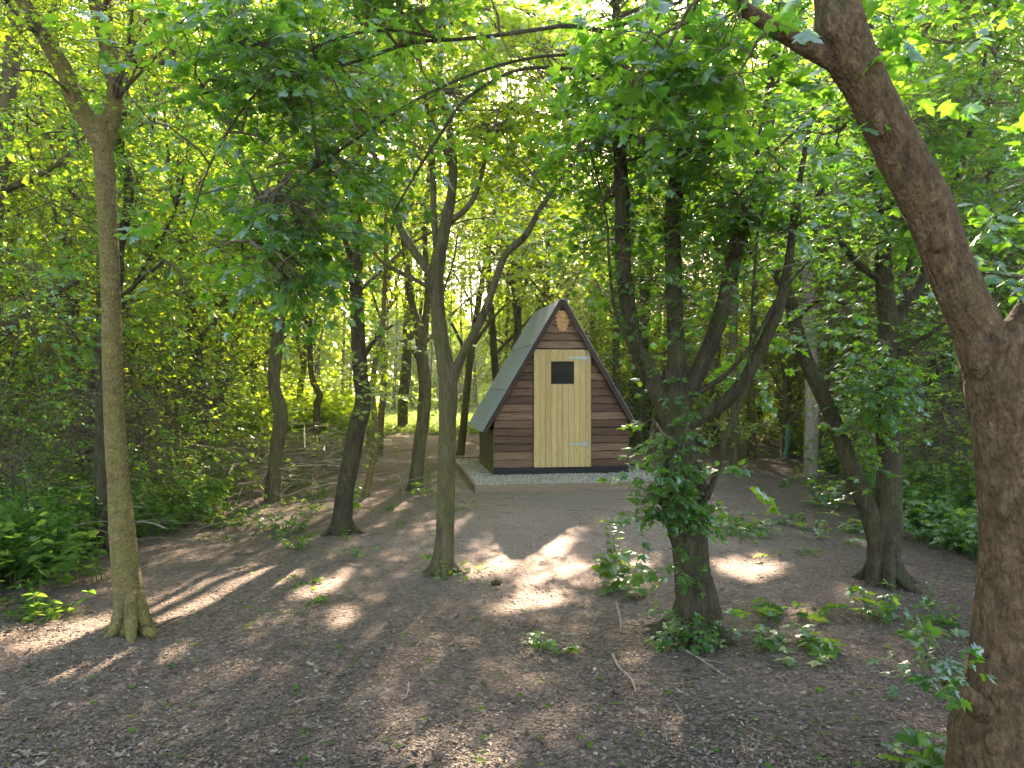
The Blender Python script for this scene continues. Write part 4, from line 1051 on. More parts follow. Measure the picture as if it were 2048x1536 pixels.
plain_tree('pale_birch', 'pale silvery forked tree rising from a green tube behind the right undergrowth', 'bark_white', [(1902, 935, Y, 17), (1900, 880, Y, 15), (1892, 800, Y, 14), (1880, 740, Y, 12), (1866, 690, Y, 10), (1850, 640, Y, 8), (1830, 560, Y, 5)], [(1860, 560, 13, 80, 60, 30), (1900, 760, 13, 60, 40, 10)], 33, 'thicket', .08, KITE, 20,
    forks=([(1902, 900, Y, 9), (1925, 850, Y, 9), (1938, 800, Y, 8), (1945, 740, Y, 7), (1960, 640, Y, 5)], [(1894, 800, Y, 7), (1912, 760, Y, 7), (1918, 700, Y, 5)]))
Y = gy(940)
plain_tree('thin_trunk_tree', 'slim pale foot of a tree seen behind the burred maple', 'bark_grey', [(1467, 955, Y, 23), (1468, 930, Y, 18), (1470, 850, Y, 16), (1466, 700, Y, 15), (1475, 500, Y, 13), (1480, 300, Y, 9), (1480, 100, Y, 6)], [(1480, 860, 13, 60, 50, 20), (1450, 740, 13.4, 70, 50, 26), (1480, 420, 13, 100, 100, 50), (1500, 200, 13, 120, 100, 60)], 34, 'leaf', .08, LOBED, 12)
Y = 13.0
plain_tree('dim_tree', 'thin dark twisted tree deep in the thicket at the far left', 'bark_maple', [(150, 945, Y, 24), (152, 900, Y, 20), (156, 820, Y, 18), (162, 760, Y, 17), (152, 700, Y, 16), (150, 620, Y, 15), (142, 560, Y, 14), (135, 450, Y, 11), (130, 300, Y, 8)], [(130, 480, 12.6, 110, 80, 50), (140, 330, 12.5, 130, 100, 70), (100, 150, 12.5, 150, 100, 70)], 35, 'thicket', .09, KITE, 50)
Y = 16.0
plain_tree('dim_tree', 'dark straight tree at the left picture edge inside the thicket', 'bark_maple', [(30, 900, Y, 20), (27, 800, Y, 18), (26, 700, Y, 17), (22, 560, Y, 16), (20, 400, Y, 12), (20, 200, Y, 8)], [(40, 480, 15.6, 110, 80, 50), (30, 300, 15.5, 130, 100, 70)], 36, 'thicket', .1, KITE, 50)
for k, (x, yb, wd, lab, pts, fk) in enumerate((
    (445, 868, 20, 'slim grey tree rising behind the pile of cut branches', [(446, 780), (450, 720), (450, 640), (444, 560), (440, 440), (436, 300)], [[(450, 680, 8), (470, 630, 6), (500, 590, 4)], [(448, 700, 8), (425, 640, 6), (400, 600, 4)]]),
    (508, 872, 13, 'left stem of the slender pair standing before the sunny bushes', [(508, 780), (510, 700), (510, 600), (506, 480), (500, 340)], []),
    (522, 868, 12, 'slanting slender tree crossing behind the slim pair before the sunny bushes', [(530, 800), (542, 740), (556, 680), (560, 600), (570, 480), (572, 350)], []),
    (540, 866, 12, 'short thin tree close behind the mossy young tree', [(540, 780), (545, 700), (540, 600), (540, 480), (536, 360)], []),
    (598, 862, 13, 'thin dark tree left of the crooked one at the edge of the glade', [(600, 790), (608, 730), (614, 660), (612, 560), (620, 450), (622, 330)], [[(606, 730, 8), (592, 660, 6), (590, 600, 4)]]),
    (630, 925, 15, 'thin tree with a sharp kink in its stem at the edge of the glade', [(633, 860), (634, 810), (640, 790), (630, 772), (622, 740), (620, 640), (624, 540), (628, 420)], []),
    (760, 915, 13, 'thin shaded tree between the leaning tree and the straight pathside tree', [(762, 840), (768, 760), (765, 680), (770, 580), (774, 460), (780, 320)], []),
    (805, 862, 21, 'stout tree standing where the path enters the sunny glade', [(806, 800), (812, 740), (815, 660), (818, 560), (812, 440), (806, 300)], [[(814, 700, 10), (836, 640, 7), (850, 580, 5)]]),
    )):
    Y = gy(yb)
    path = [(x - 2, yb + 8, Y, wd * 1.5)] + [(x, yb - 12, Y, wd)] + [(a_, b_, Y, wd * (1 - .06 * q_)) for q_, (a_, b_) in enumerate(pts)]
    tx, ty = pts[-1]
    plain_tree('glade_tree', lab, 'bark_grey' if k % 2 else 'bark_smooth', path, [(tx, ty, Y, 70, 90, 50), (tx + 20, ty + 170, Y, 70, 70, 34), (tx - 20, ty - 160, Y, 90, 90, 50)], 40 + k, 'leaf', .1, KITE, 14, 8,
               forks=[[(u, v, Y, ww) for u, v, ww in f] for f in fk], dY=1.4, can=(1000, 3.2, 4.6, 9.5, .09, ((0, 1, -.5, 0, 0, .5, 0, 1.5)[k], (0, -2, 1.5, 3, -1, 1, -1, 3)[k])))
for k, (x, yb, wd, lab, pts) in enumerate((
    (1238, 905, 16, 'pale thin trunk seen just right of the hut roof', [(1236, 800), (1232, 700), (1236, 560), (1230, 400), (1236, 250)]),
    (1105, 900, 26, 'grey trunk standing straight behind the peak of the hut', [(1104, 800), (1100, 650), (1098, 560), (1104, 440), (1096, 300)]),
    (1030, 905, 16, 'slim trunk behind the left slope of the hut roof', [(1028, 760), (1036, 640), (1026, 540), (1020, 420), (1024, 300)]),
    (1300, 880, 14, 'thin trunk between the hut and the burred maple', [(1296, 800), (1290, 690), (1300, 560), (1296, 400)]),
    (1978, 885, 26, 'grey trunk beyond the leaning big trunk at the right', [(1975, 700), (1982, 560), (1972, 430), (1960, 300), (1945, 180), (1940, 60)]),
    (1935, 880, 22, 'dark trunk deep in the right wood close to the big trunk', [(1940, 700), (1950, 500), (1940, 300), (1935, 150)]),
    (1700, 885, 18, 'slim trunk in the shade between the pale trunk and the twin stems', [(1702, 700), (1696, 560), (1704, 400), (1700, 250)]),
    )):
    Y = gy(yb)
    path = [(x - 2, yb + 8, Y, wd * 1.4)] + [(x, yb - 12, Y, wd)] + [(a_, b_, Y, wd * (1 - .07 * q_)) for q_, (a_, b_) in enumerate(pts)]
    tx, ty = pts[-1]
    plain_tree('slim_tree', lab, 'bark_grey' if x < 1500 else 'bark_pale', path, [(tx, ty, Y, 90, 90, 60), (tx + 20, ty + 160, Y, 80, 70, 40), (tx - 20, ty - 160, Y, 100, 90, 60)], 60 + k, 'leaf' if x < 1500 else 'maple', .1, KITE, 22, 8, dY=1.4, can=(1100, 3.4, 4.8, 9.5, .09))

# ------------------------------------------------------------------ the wood behind: one tree of each kind, copied
def grow(rng, H, r0, z0, spread, ns, ls, tpl, nodes=5, origin=None, low=0, bare=40, fork=False, flat=.45):
    t, w_, l = Acc(), Acc(), Acc()
    lean = rng.normal(0, .35, 2)
    n = 7; zz = np.linspace(-.12, H, n)
    f = np.linspace(0, 1, n)
    wob = np.cumsum(rng.normal(0, .09, (n, 2)), 0); wob[0] = 0
    pts = np.stack([lean[0] * f + wob[:, 0], lean[1] * f + wob[:, 1], zz], -1)
    rs = r0 * (1 - .8 * f); rs[0] *= 1.35
    main = tube(t, pts, rs, 8, .3, .08, rng.random() * 50)
    limbs = [main]
    nl = int(rng.integers(7, 11))
    for k in range(nl):
        hz = z0 * .6 + (H * .82 - z0 * .6) * (k + rng.random() * .6) / nl
        a0 = main[np.argmin(np.abs(main[:, 2] - hz))]
        an = k * 2.4 + rng.normal(0, .5); L = spread * rng.uniform(.7, 1.15) * (1 - .35 * hz / H)
        up = rng.uniform(.45, 1.1)
        d = np.array([math.cos(an), math.sin(an), up])
        p = [a0, a0 + d * L * .35 + rng.normal(0, .06, 3), a0 + d * L * .7 + rng.normal(0, .12, 3) + np.array([0, 0, .05 * L]), a0 + d * L + rng.normal(0, .15, 3)]
        rr_ = r0 * (1 - .8 * hz / H) * .5
        if origin is not None and sunlit(catmull(p, [1] * 4, .3)[0] + origin, 1.0, True).mean() > .15: continue
        limbs.append(tube(t, p, [rr_, rr_ * .7, rr_ * .45, .008], 5, .3, .04, k))
    pool = np.vstack([q[len(q) // 4:] for q in limbs[1:]] + [main[main[:, 2] > H * .6]])
    base = pool[rng.integers(0, len(pool), ns)] + rng.normal(0, 1, (ns, 3)) * np.array([.45, .45, .38])
    if low:
        lb = np.stack([rng.normal(0, spread * .5, low), rng.normal(0, spread * .5, low), rng.uniform(.4, z0 + 1, low)], -1)
        base = np.vstack([base, lb])
    keep = (base[:, 2] > .35) & (vnoise(base + (0 if origin is None else origin), 1.5, rng.random() * 9) > -.35)
    base = base[keep]
    d = base - np.array([0, 0, H * .5]); d[:, 2] *= .25; d = norm(d) + rng.normal(0, .5, base.shape) * np.array([1, 1, .5])
    c = rng.random(len(base)) < .4
    src = pool[((base[c][:, None] - pool[None]) ** 2).sum(-1).argmin(1)]
    thin_tubes(w_, src, base[c], .006, .004, droop=.05, seg=2, origin=origin)
    sprays(l, w_ if bare else None, base, d, rng.uniform(.3, .7, len(base)), nodes, ls, tpl, rng, flat, .3, .004, cull=origin is not None, origin=origin)
    if bare:
        s = main[rng.integers(0, len(main) * 2 // 3, bare)]
        e = s + norm(rng.normal(0, 1, (bare, 3)) * np.array([1, 1, .35]) + np.array([0, 0, .3])) * rng.uniform(.4, 1.6, (bare, 1))
        thin_tubes(w_, s, e, .007, .002, droop=.08, seg=3, origin=origin)
        s2 = s + (e - s) * rng.uniform(.3, .8, (bare, 1)); e2 = s2 + norm(e - s + rng.normal(0, .5, (bare, 3))) * rng.uniform(.2, .6, (bare, 1))
        thin_tubes(w_, s2, e2, .004, .0015, seg=2, origin=origin)
    return t, w_, l

def wood_tree(name, g, bark, leaf, loc):
    r = empty(name, loc)
    t, w_, l = g
    t.build('trunk', M[bark], r, smooth=True)
    w_.build('twigs', M['twig'], r)
    l.build('crown', M[leaf], r)
    return r
def copy_thing(src, loc, rz, s):
    r = src.copy(); COL.objects.link(r); r.location = loc; r.rotation_euler = (0, 0, rz); r.scale = (s, s, s)
    for ch in KIDS[src.name]:
        c = ch.copy(); COL.objects.link(c); c.parent = r
    return r
rng = np.random.default_rng(101)
kinds = []
KIDS = {}
for k in range(7):
    H = rng.uniform(10, 13.5)
    g = grow(rng, H, rng.uniform(.07, .12), rng.uniform(1.6, 3.0), rng.uniform(2.0, 2.8), 1050, .078, KITE, low=(200 if k % 2 else 50), bare=70)
    kinds.append((g, 'bark_grey' if k % 3 else 'bark_maple', 'leaf' if k % 2 == 0 else 'thicket'))
bushes = []
for k in range(3):
    g = grow(rng, rng.uniform(2.4, 3.4), .03, .5, 1.1, 330, .07, KITE, low=160, bare=60)
    bushes.append((g, 'bark_grey', 'leaf' if k == 0 else 'thicket'))

def screen(x, y): return 1024 + x / y * F
def free(x, y):
    """where no background tree may stand"""
    px = screen(x, y)
    lx, ly = hut_local(x, y)
    if -1.2 < lx < 3.4 and -3 < ly < 4.6: return False
    if y < 26 and 775 < px < 985 and y < 60: return False            # the path
    if 440 < px < 1000 and y < 36: return False                  # the glade and the view to it
    if y < 15.5 and 700 < px < 1700: return False                     # chip area
    if y < 8.5 and px > 60: return False
    if y < 11.5 and 300 < px < 2100: return False
    return True
placed = []
def scatter(n, x0, x1, y0, y1, dmin, ok=free, tries=40000):
    out = []
    for _ in range(tries):
        if len(out) >= n: break
        x, y = rng.uniform(x0, x1), rng.uniform(y0, y1)
        if abs(x) > y * .78 + 5: continue
        if not ok(x, y): continue
        if any((x - a) ** 2 + (y - b) ** 2 < dmin ** 2 for a, b in placed): continue
        placed.append((x, y)); out.append((x, y))
    return out
# trees closing the glade at its far side
def back(x, y):
    px = screen(x, y); return 380 < px < 1120
spots = scatter(24, -20, 5, 36, 47, 2.2, back)
for x, y in spots:
    g = grow(rng, rng.uniform(9.5, 12.5), rng.uniform(.08, .12), rng.uniform(1.6, 2.6), rng.uniform(2.4, 3.2), 640, .15, KITE, origin=np.array([x, y, 0]), low=110, bare=16)
    tag(wood_tree('glade_edge_tree', g, 'bark_grey', 'leaf', (x, y, 0)), 'sunlit leafy tree among many closing the far side of the glade', 'tree', 'trees closing the far side of the glade')
spots = scatter(210, -26, 28, 7.0, 36, 1.9)
first = {}
ntree = 0
def region(x, y):
    px = screen(x, y)
    if px < 470: return 'left'
    if px < 1060: return 'glade'
    if px < 1500: return 'behind'
    return 'right'
TL = {'left': ('slim young tree among many in the shady thicket on the left', 'trees of the left thicket'),
      'glade': ('slim young tree among many around the sunny glade', 'trees around the glade'),
      'behind': ('slim young tree among many in the wood behind the hut', 'trees of the wood behind the hut'),
      'right': ('slim young tree among many in the dark wood on the right', 'trees of the dark right wood')}
for q_, (x, y) in enumerate(spots):
    rg = region(x, y)
    # corridor towards the sun: own crowns with the canopy openings cut in
    if -12.5 < x - y * .14 < 5.0 and y > 11:
        H = rng.uniform(9.5, 13)
        g = grow(rng, H, rng.uniform(.06, .11), rng.uniform(1.8, 3.2), rng.uniform(2.0, 2.7), 800, .085, KITE, origin=np.array([x, y, 0]), low=60, bare=30)
        r = wood_tree('wood_tree', g, 'bark_grey', 'leaf', (x, y, 0))
    else:
        ki = int(rng.integers(0, 7))
        if rg == 'left' and rng.random() < .5: ki = [0, 2, 4, 6][ki % 4]
        if rg == 'right': ki = [1, 3, 5][ki % 3]
        if rg == 'glade': ki = [0, 2, 4, 6][ki % 4]
        if ki not in first:
            first[ki] = wood_tree('wood_tree', *kinds[ki], (x, y, 0)); KIDS[first[ki].name] = list(first[ki].children)
            r = first[ki]
        else:
            r = copy_thing(first[ki], (x, y, 0), rng.uniform(0, 6.28), rng.uniform(.85, 1.15))
    tag(r, TL[rg][0], 'tree', TL[rg][1])
# bushes of the understorey
def okb(x, y):
    px = screen(x, y)
    lx, ly = hut_local(x, y)
    if -1.2 < lx < 3.2 and -3 < ly < 4.4: return False
    if 740 < px < 985 and y < 24: return False
    if 690 < px < 1000 and y < 46 and y > 18: return False
    if px > 470 and y < 12.5: return False
    if 420 < px < 1000 and y < 33: return False
    if 700 < px < 1700 and y < 17: return False
    if y < 9.5: return False
    return True
bspots = scatter(120, -20, 22, 8, 36, 1.0, okb)
BL = {'left': ('leafy bush in the shady left thicket', 'bushes of the left thicket'), 'glade': ('leafy sunlit bush at the edge of the glade', 'bushes by the glade'),
      'behind': ('leafy bush in the wood behind the hut', 'bushes behind the hut'), 'right': ('leafy bush in the dark wood on the right', 'bushes of the right wood')}
fb = {}
for x, y in bspots:
    rg = region(x, y); ki = int(rng.integers(0, 3))
    if rg == 'glade': ki = 0
    if ki not in fb:
        fb[ki] = wood_tree('bush', *bushes[ki], (x, y, -.05)); KIDS[fb[ki].name] = list(fb[ki].children); r = fb[ki]
    else:
        s = rng.uniform(.6, 1.15)
        if rg == 'glade' : s *= .65
        r = copy_thing(fb[ki], (x, y, -.05), rng.uniform(0, 6.28), s)
    tag(r, BL[rg][0], 'bush', BL[rg][1])

def okl(x, y):
    px = screen(x, y); return -60 < px < 300 and y > 6.2 + max(0, px) * .008
for x, y in scatter(8, -9, -2, 6.6, 13, 1.1, okl) + scatter(8, 3.5, 9, 8.2, 12, 1.0, lambda x, y: 1800 < screen(x, y) < 2150):
    ki = int(rng.integers(0, 3)); px = screen(x, y)
    if ki not in fb: continue
    r = copy_thing(fb[ki], (x, y, -.05), rng.uniform(0, 6.28), rng.uniform(.5, .95))
    rg = 'left' if px < 1000 else 'right'
    tag(r, BL[rg][0], 'bush', BL[rg][1])

# far wood closing the view: one mass
a = Acc()
nf = 110000
ang = rng.uniform(-1.05, 1.05, nf) ; dist = rng.uniform(0, 1, nf)
rad0 = 49 + dist * 10 + 3 * np.sin(ang * 9)
z = rng.uniform(0, 1, nf) ** .8 * (8.5 + 2.0 * np.sin(ang * 23) + 1.5 * np.sin(ang * 57 + 1))
pos = np.stack([np.sin(ang) * rad0, np.cos(ang) * rad0, z], -1)
keep = (vnoise(pos, .55, 4) + rng.normal(0, .3, nf) > -.95) & ((pos[:, 2] < 7.5) | ~sunlit(pos))
pos = pos[keep]; nf = len(pos)
put_leaves(a, pos, rng.normal(0, 1, (nf, 3)), np.array([0, 0, .6]) + rng.normal(0, .6, (nf, 3)), rng.uniform(.25, .6, nf), KITE, rng.random(nf), cull=False)
tag(a.build('distant_wood', M['leaf']), 'far belt of trees closing the view beyond the sunny glade', 'wood', kind='stuff')

# close the canopy along the sun's rays wherever the forest floor should lie in shade
rec = np.vstack(REC)
gq = rec[:, :3] - SV * (rec[:, 2:3] / SV[2])
CX0, CX1, CY0, CY1, CS = -7.0, 9.0, 1.8, 16.0, .25
nx_, ny_ = int((CX1 - CX0) / CS), int((CY1 - CY0) / CS)
Hh, _, _ = np.histogram2d(gq[:, 0], gq[:, 1], bins=[nx_, ny_], range=[[CX0, CX1], [CY0, CY1]], weights=rec[:, 3] * .42 * .55)
tau = Hh / (CS * CS * SV[2])
ii, jj = np.meshgrid(np.arange(nx_), np.arange(ny_), indexing='ij')
need = np.clip(2.6 - tau, 0, 2.6)
cnt = rng.poisson(need * CS * CS * SV[2] / (11 * .08 ** 2 * .42 * .55 * .7)).ravel()
gxx = np.repeat(CX0 + (ii.ravel() + .5) * CS, cnt); gyy = np.repeat(CY0 + (jj.ravel() + .5) * CS, cnt)
gxx = gxx + rng.uniform(-.5, .5, len(gxx)) * CS; gyy = gyy + rng.uniform(-.5, .5, len(gyy)) * CS
lowp = (gyy < 8.5) & (rng.random(len(gxx)) < .8)
hh_ = np.where(lowp, rng.uniform(3.1, 5.0, len(gxx)), rng.uniform(4.5, 8.8, len(gxx)))
pos = np.stack([gxx, gyy, 0 * gxx], -1) + SV * (hh_ / SV[2])[:, None]
stems = [T for T in WAIT if T.base[1] > 7.5 and T.limbs[0][:, 2].max() > 4.0]
sb = np.array([T.base[:2] for T in stems])
d2 = ((pos[:, None, :2] - sb[None]) ** 2).sum(-1); own = d2.argmin(1)
for k, T in enumerate(stems):
    q = pos[own == k]
    if len(q): T.fill(q)
print('fill sprays', len(pos), 'tau mean', tau.mean())
for T in WAIT: T.finish()

# ------------------------------------------------------------------ low plants
def weed(acc_l, acc_s, c, rng, h, n, ls, tpl, spread=.12, pairs=4, flat=.5):
    """upright stems with pairs of leaves"""
    ph = rng.uniform(0, 6.28, n); rr_ = spread * np.sqrt(rng.random(n))
    A = c + np.stack([np.cos(ph) * rr_, np.sin(ph) * rr_, 0 * ph - .01], -1)
    hh = h * rng.uniform(.6, 1.1, n)
    B = A + np.stack([np.cos(ph) * rr_ * .9 + rng.normal(0, .04, n), np.sin(ph) * rr_ * .9 + rng.normal(0, .04, n), hh], -1)
    thin_tubes(acc_s, A, B, .0035, .0015, seg=3, droop=.0)
    Ps, Ds, Ns, Ss = [], [], [], []
    for k in range(pairs):
        t = (k + 1) / pairs
        c0 = A + (B - A) * t; an = rng.uniform(0, 6.28, n)
        for q in range(3 if k == pairs - 1 else 2):
            aa = an + q * (2.1 if k == pairs - 1 else 3.14) + rng.normal(0, .25, n)
            Ps.append(c0); Ds.append(np.stack([np.cos(aa), np.sin(aa), rng.uniform(-.35, .35, n)], -1)); Ns.append(np.array([0, 0, 1.]) + rng.normal(0, flat, (n, 3)))
            Ss.append(ls * rng.uniform(.6, 1.2, n) * (1.15 - .35 * t))
    put_leaves(acc_l, np.concatenate(Ps), np.concatenate(Ds), np.concatenate(Ns), np.concatenate(Ss), tpl, np.clip(rng.normal(.5, .3, len(Ps) * n), 0, 1), cull=False)

def plant(name, label, px, py, h, n, ls, tpl, spread, pairs=3, m='weed', seed=0, stem='weed', cat='plant', group=None):
    g = G(px, py); r_ = np.random.default_rng(seed + int(px))
    root = empty(name, (g[0], g[1], float(hgt(np.array(g[0]), np.array(g[1])))), label, cat, group)
    l, s = Acc(), Acc()
    weed(l, s, np.zeros(3), r_, h, n, ls, tpl, spread, pairs)
    # the leaves stay clear of the ground
    for v in l.v: v[:, 2] = np.maximum(v[:, 2], .008)
    s.build('stems', M[stem], root); l.build('leaves', M[m], root)
PL = [
    ('broadleaf_weed', 'tall loose weed with big lobed leaves left of the burred maple foot', 1235, 1180, .34, 6, .125, MAPLE, .16, 4),
    ('flowering_weed', 'spindly weed reaching above the big lobed leaves beside the burred maple', 1228, 1120, .48, 5, .05, LOBED, .06, 6),
    ('wilting_weed', 'small wilting weed lying alone on the bare soil before the hut', 1115, 1292, .09, 6, .08, LOBED, .06, 2),
    ('nettle', 'tall nettle with narrow bright leaves at the left picture edge', 28, 1105, .66, 3, .13, LANCE, .10, 6),
    ('nettle', 'lower broad leafy nettle clump under the tall one at the left', 70, 1180, .42, 14, .11, OVATE, .26, 4),
    ('bramble', 'low bright bramble sprig on the soil left of the forked tree', 95, 1235, .2, 7, .085, OVATE, .14, 3),
    ('seedling', 'pale green seedling between the forked tree and the thicket', 205, 1165, .3, 8, .07, OVATE, .1, 3),
    ('low_plant', 'tuft of leaves growing against the foot of the leaning tree', 712, 1020, .34, 8, .09, LOBED, .10, 3),
    ('low_plant', 'flat green rosette right of the straight pathside tree', 860, 990, .22, 12, .09, LOBED, .16, 2),
    ('low_plant', 'sprig with pale pinnate leaves on the path beside the pathside tree', 850, 965, .34, 4, .10, LANCE, .08, 3),
    ('weed_clump', 'leafy weed close in front of the twin stemmed tree', 1745, 1235, .20, 8, .085, LOBED, .09, 3),
    ('weed_clump', 'limp weed with long stalks on the litter right of the burred maple', 1520, 1300, .20, 6, .09, LOBED, .10, 2),
    ('weed_clump', 'flat large leafed weed low on the litter between maple and twin stems', 1600, 1310, .09, 10, .11, LOBED, .16, 2),
    ('weed_clump', 'weed lying on the litter behind the limp long stalked one', 1572, 1225, .09, 9, .11, OVATE, .17, 2),
    ('sapling', 'maple seedling with grey green leaves left of the big trunk', 1850, 1300, .42, 4, .10, MAPLE, .07, 3),
    ('sapling', 'small seedling at the bottom edge left of the big trunk', 1845, 1535, .16, 5, .09, MAPLE, .06, 2),
    ('sapling', 'red stemmed seedling leaning on the foot of the big trunk', 1885, 1560, .20, 4, .09, MAPLE, .05, 2),
    ('grass_tuft', 'small bright tuft on the chips right of the burred maple', 1463, 1065, .16, 14, .06, LANCE, .07, 2),
    ('low_plant', 'small rosette on the soil left of the central tree', 708, 1110, .08, 9, .07, LOBED, .1, 1),
    ('low_plant', 'tiny green patch right of the central tree foot', 925, 1140, .07, 12, .05, OVATE, .12, 1),
    ('low_plant', 'bright tuft by the brushwood left of the leaning tree', 560, 1060, .22, 16, .08, LOBED, .2, 3),
    ('low_plant', 'low leafy tuft at the front of the left thicket', 480, 1050, .2, 14, .08, OVATE, .2, 3),
    ('low_plant', 'single pale leafed tuft before the brushwood', 590, 1095, .12, 8, .07, LOBED, .1, 2),
    ('bushy_weed', 'dense weed patch on the chips left of the twin stems', 1610, 1065, .16, 44, .10, LOBED, .50, 2),
    ('bushy_weed', 'light green weeds standing behind the slanting stem of the twin tree', 1690, 1010, .42, 34, .09, LOBED, .42, 4),
]
for k, (nm, lab, px, py, h, n, ls, tp, spd, pr) in enumerate(PL):
    plant(nm, lab, px, py, h, n, ls, tp, spd, pr, seed=k * 7)

def cover(name, label, n, region_fn, h, ls, tpl, seed, m='weed', pairs=4, per=3, cl=None):
    r_ = np.random.default_rng(seed); l, s = Acc(), Acc()
    pts = region_fn(r_, n)
    z = hgt(pts[:, 0], pts[:, 1])
    c = np.stack([pts[:, 0], pts[:, 1], z], -1)
    c = np.repeat(c, per, 0) + r_.normal(0, .05, (len(c) * per, 3)) * np.array([1, 1, 0])
    nn = len(c); hh = h * r_.uniform(.35, 1.15, nn) * np.clip(1 + .8 * vnoise(c, 1.3, seed) + .4 * (r_.random(nn) < .06), .25, 2.2)
    B = c + np.stack([r_.normal(0, .12, nn), r_.normal(0, .12, nn), hh], -1)
    thin_tubes(s, c, B, .004, .0015, seg=1)
    Ps, Ds, Ns, Ss = [], [], [], []
    for k in range(pairs):
        t = .25 + .75 * (k + r_.random(nn)) / pairs; c0 = c + (B - c) * t[:, None]; an = r_.uniform(0, 6.28, nn)
        for q in (0, 3.14):
            aa = an + q + r_.normal(0, .4, nn)
            Ps.append(c0); Ds.append(np.stack([np.cos(aa), np.sin(aa), r_.uniform(-.5, .3, nn)], -1)); Ns.append(np.array([0, 0, 1.]) + r_.normal(0, .45, (nn, 3))); Ss.append(ls * r_.uniform(.5, 1.3, nn))
    put_leaves(l, np.concatenate(Ps), np.concatenate(Ds), np.concatenate(Ns), np.concatenate(Ss), tpl, r_.random(len(Ps) * nn), cull=False)
    # stems and leaves are one patch of cover
    l.v += s.v; l.a += s.a; l.f += [f + l.n for f in s.f]; l.n += s.n
    return tag(l.build(name, M[m]), label, None, kind='stuff')
def left_region(r_, n):
    out = []
    while sum(map(len, out)) < n:
        y = r_.uniform(4.6, 20, n); px = r_.uniform(-260, 720, n); x = (px - 1024) / F * y
        # front edge of the thicket runs from the lower left up to the glade
        edge = np.interp(px, [-260, 0, 160, 330, 520, 640, 700, 760], [4.3, 5.3, 6.3, 7.6, 9.3, 10.6, 12.5, 19])
        k = (y > edge + .4 * vnoise(np.stack([x, y, 0 * x], -1), 2.0, 1)) & ~((px > 455) & (px < 735) & (y > 8.6) & (y < 14.5) & (r_.random(n) < .93)) & ~((px > 230) & (y < 13) & (r_.random(n) < .45)) & (r_.random(n) < np.clip(1.3 - (y - edge) / 11, .15, 1))
        out.append(np.stack([x[k], y[k]], -1))
    return np.vstack(out)[:n]
def right_region(r_, n):
    out = []
    while sum(map(len, out)) < n:
        y = r_.uniform(5.2, 20, n); px = r_.uniform(1560, 2260, n); x = (px - 1024) / F * y
        edge = np.interp(px, [1560, 1660, 1760, 1850, 1960, 2260], [17, 13.5, 8.6, 7.4, 6.2, 5.2])
        k = (y > edge + .5 * vnoise(np.stack([x, y, 0 * x], -1), 2.0, 7))
        out.append(np.stack([x[k], y[k]], -1))
    return np.vstack(out)[:n]
cover('undergrowth', 'dense nettles and brambles covering the ground of the left thicket', 3400, left_region, .44, .07, OVATE, 5)
cover('undergrowth', 'dark green undergrowth of lobed leaves covering the ground on the right', 2600, right_region, .48, .075, LOBED, 6)
def thin_region(r_, n):
    y = r_.uniform(4.2, 14, n * 3); px = r_.uniform(-100, 2150, n * 3); x = (px - 1024) / F * y
    d = vnoise(np.stack([x, y, 0 * x], -1), 1.3, 5)
    side = np.abs(x - .2 - .1 * y)
    k = (d > .35) & (r_.random(n * 3) < np.clip((side - .9) / 2.5, .03, 1))
    lx, ly = hut_local(x, y); k &= ~((lx > -.5) & (lx < 2.8) & (ly > -1.6) & (ly < 3))
    return np.stack([x[k], y[k]], -1)[:n]
cover('ground_ivy', 'sparse small green sprigs scattered over the leaf litter', 380, thin_region, .07, .05, OVATE, 8, pairs=2, per=3)
def glade_region(r_, n):
    y = r_.uniform(23, 42, n); px = r_.uniform(430, 1060, n); return np.stack([(px - 1024) / F * y, y], -1)
cover('meadow_grass', 'sunlit long grass and herbs of the glade beyond the trees', 6000, glade_region, .22, .16, LANCE, 9, m='grass', pairs=2, per=2)
def glade_bush(r_, n):
    y = r_.uniform(17.5, 30, n); px = r_.uniform(470, 745, n); return np.stack([(px - 1024) / F * y, y], -1)
cover('glade_herbs', 'bright sunlit herbs and low shoots left of the path into the glade', 2200, glade_bush, 1.0, .13, OVATE, 10, m='leaf', pairs=5, per=3)

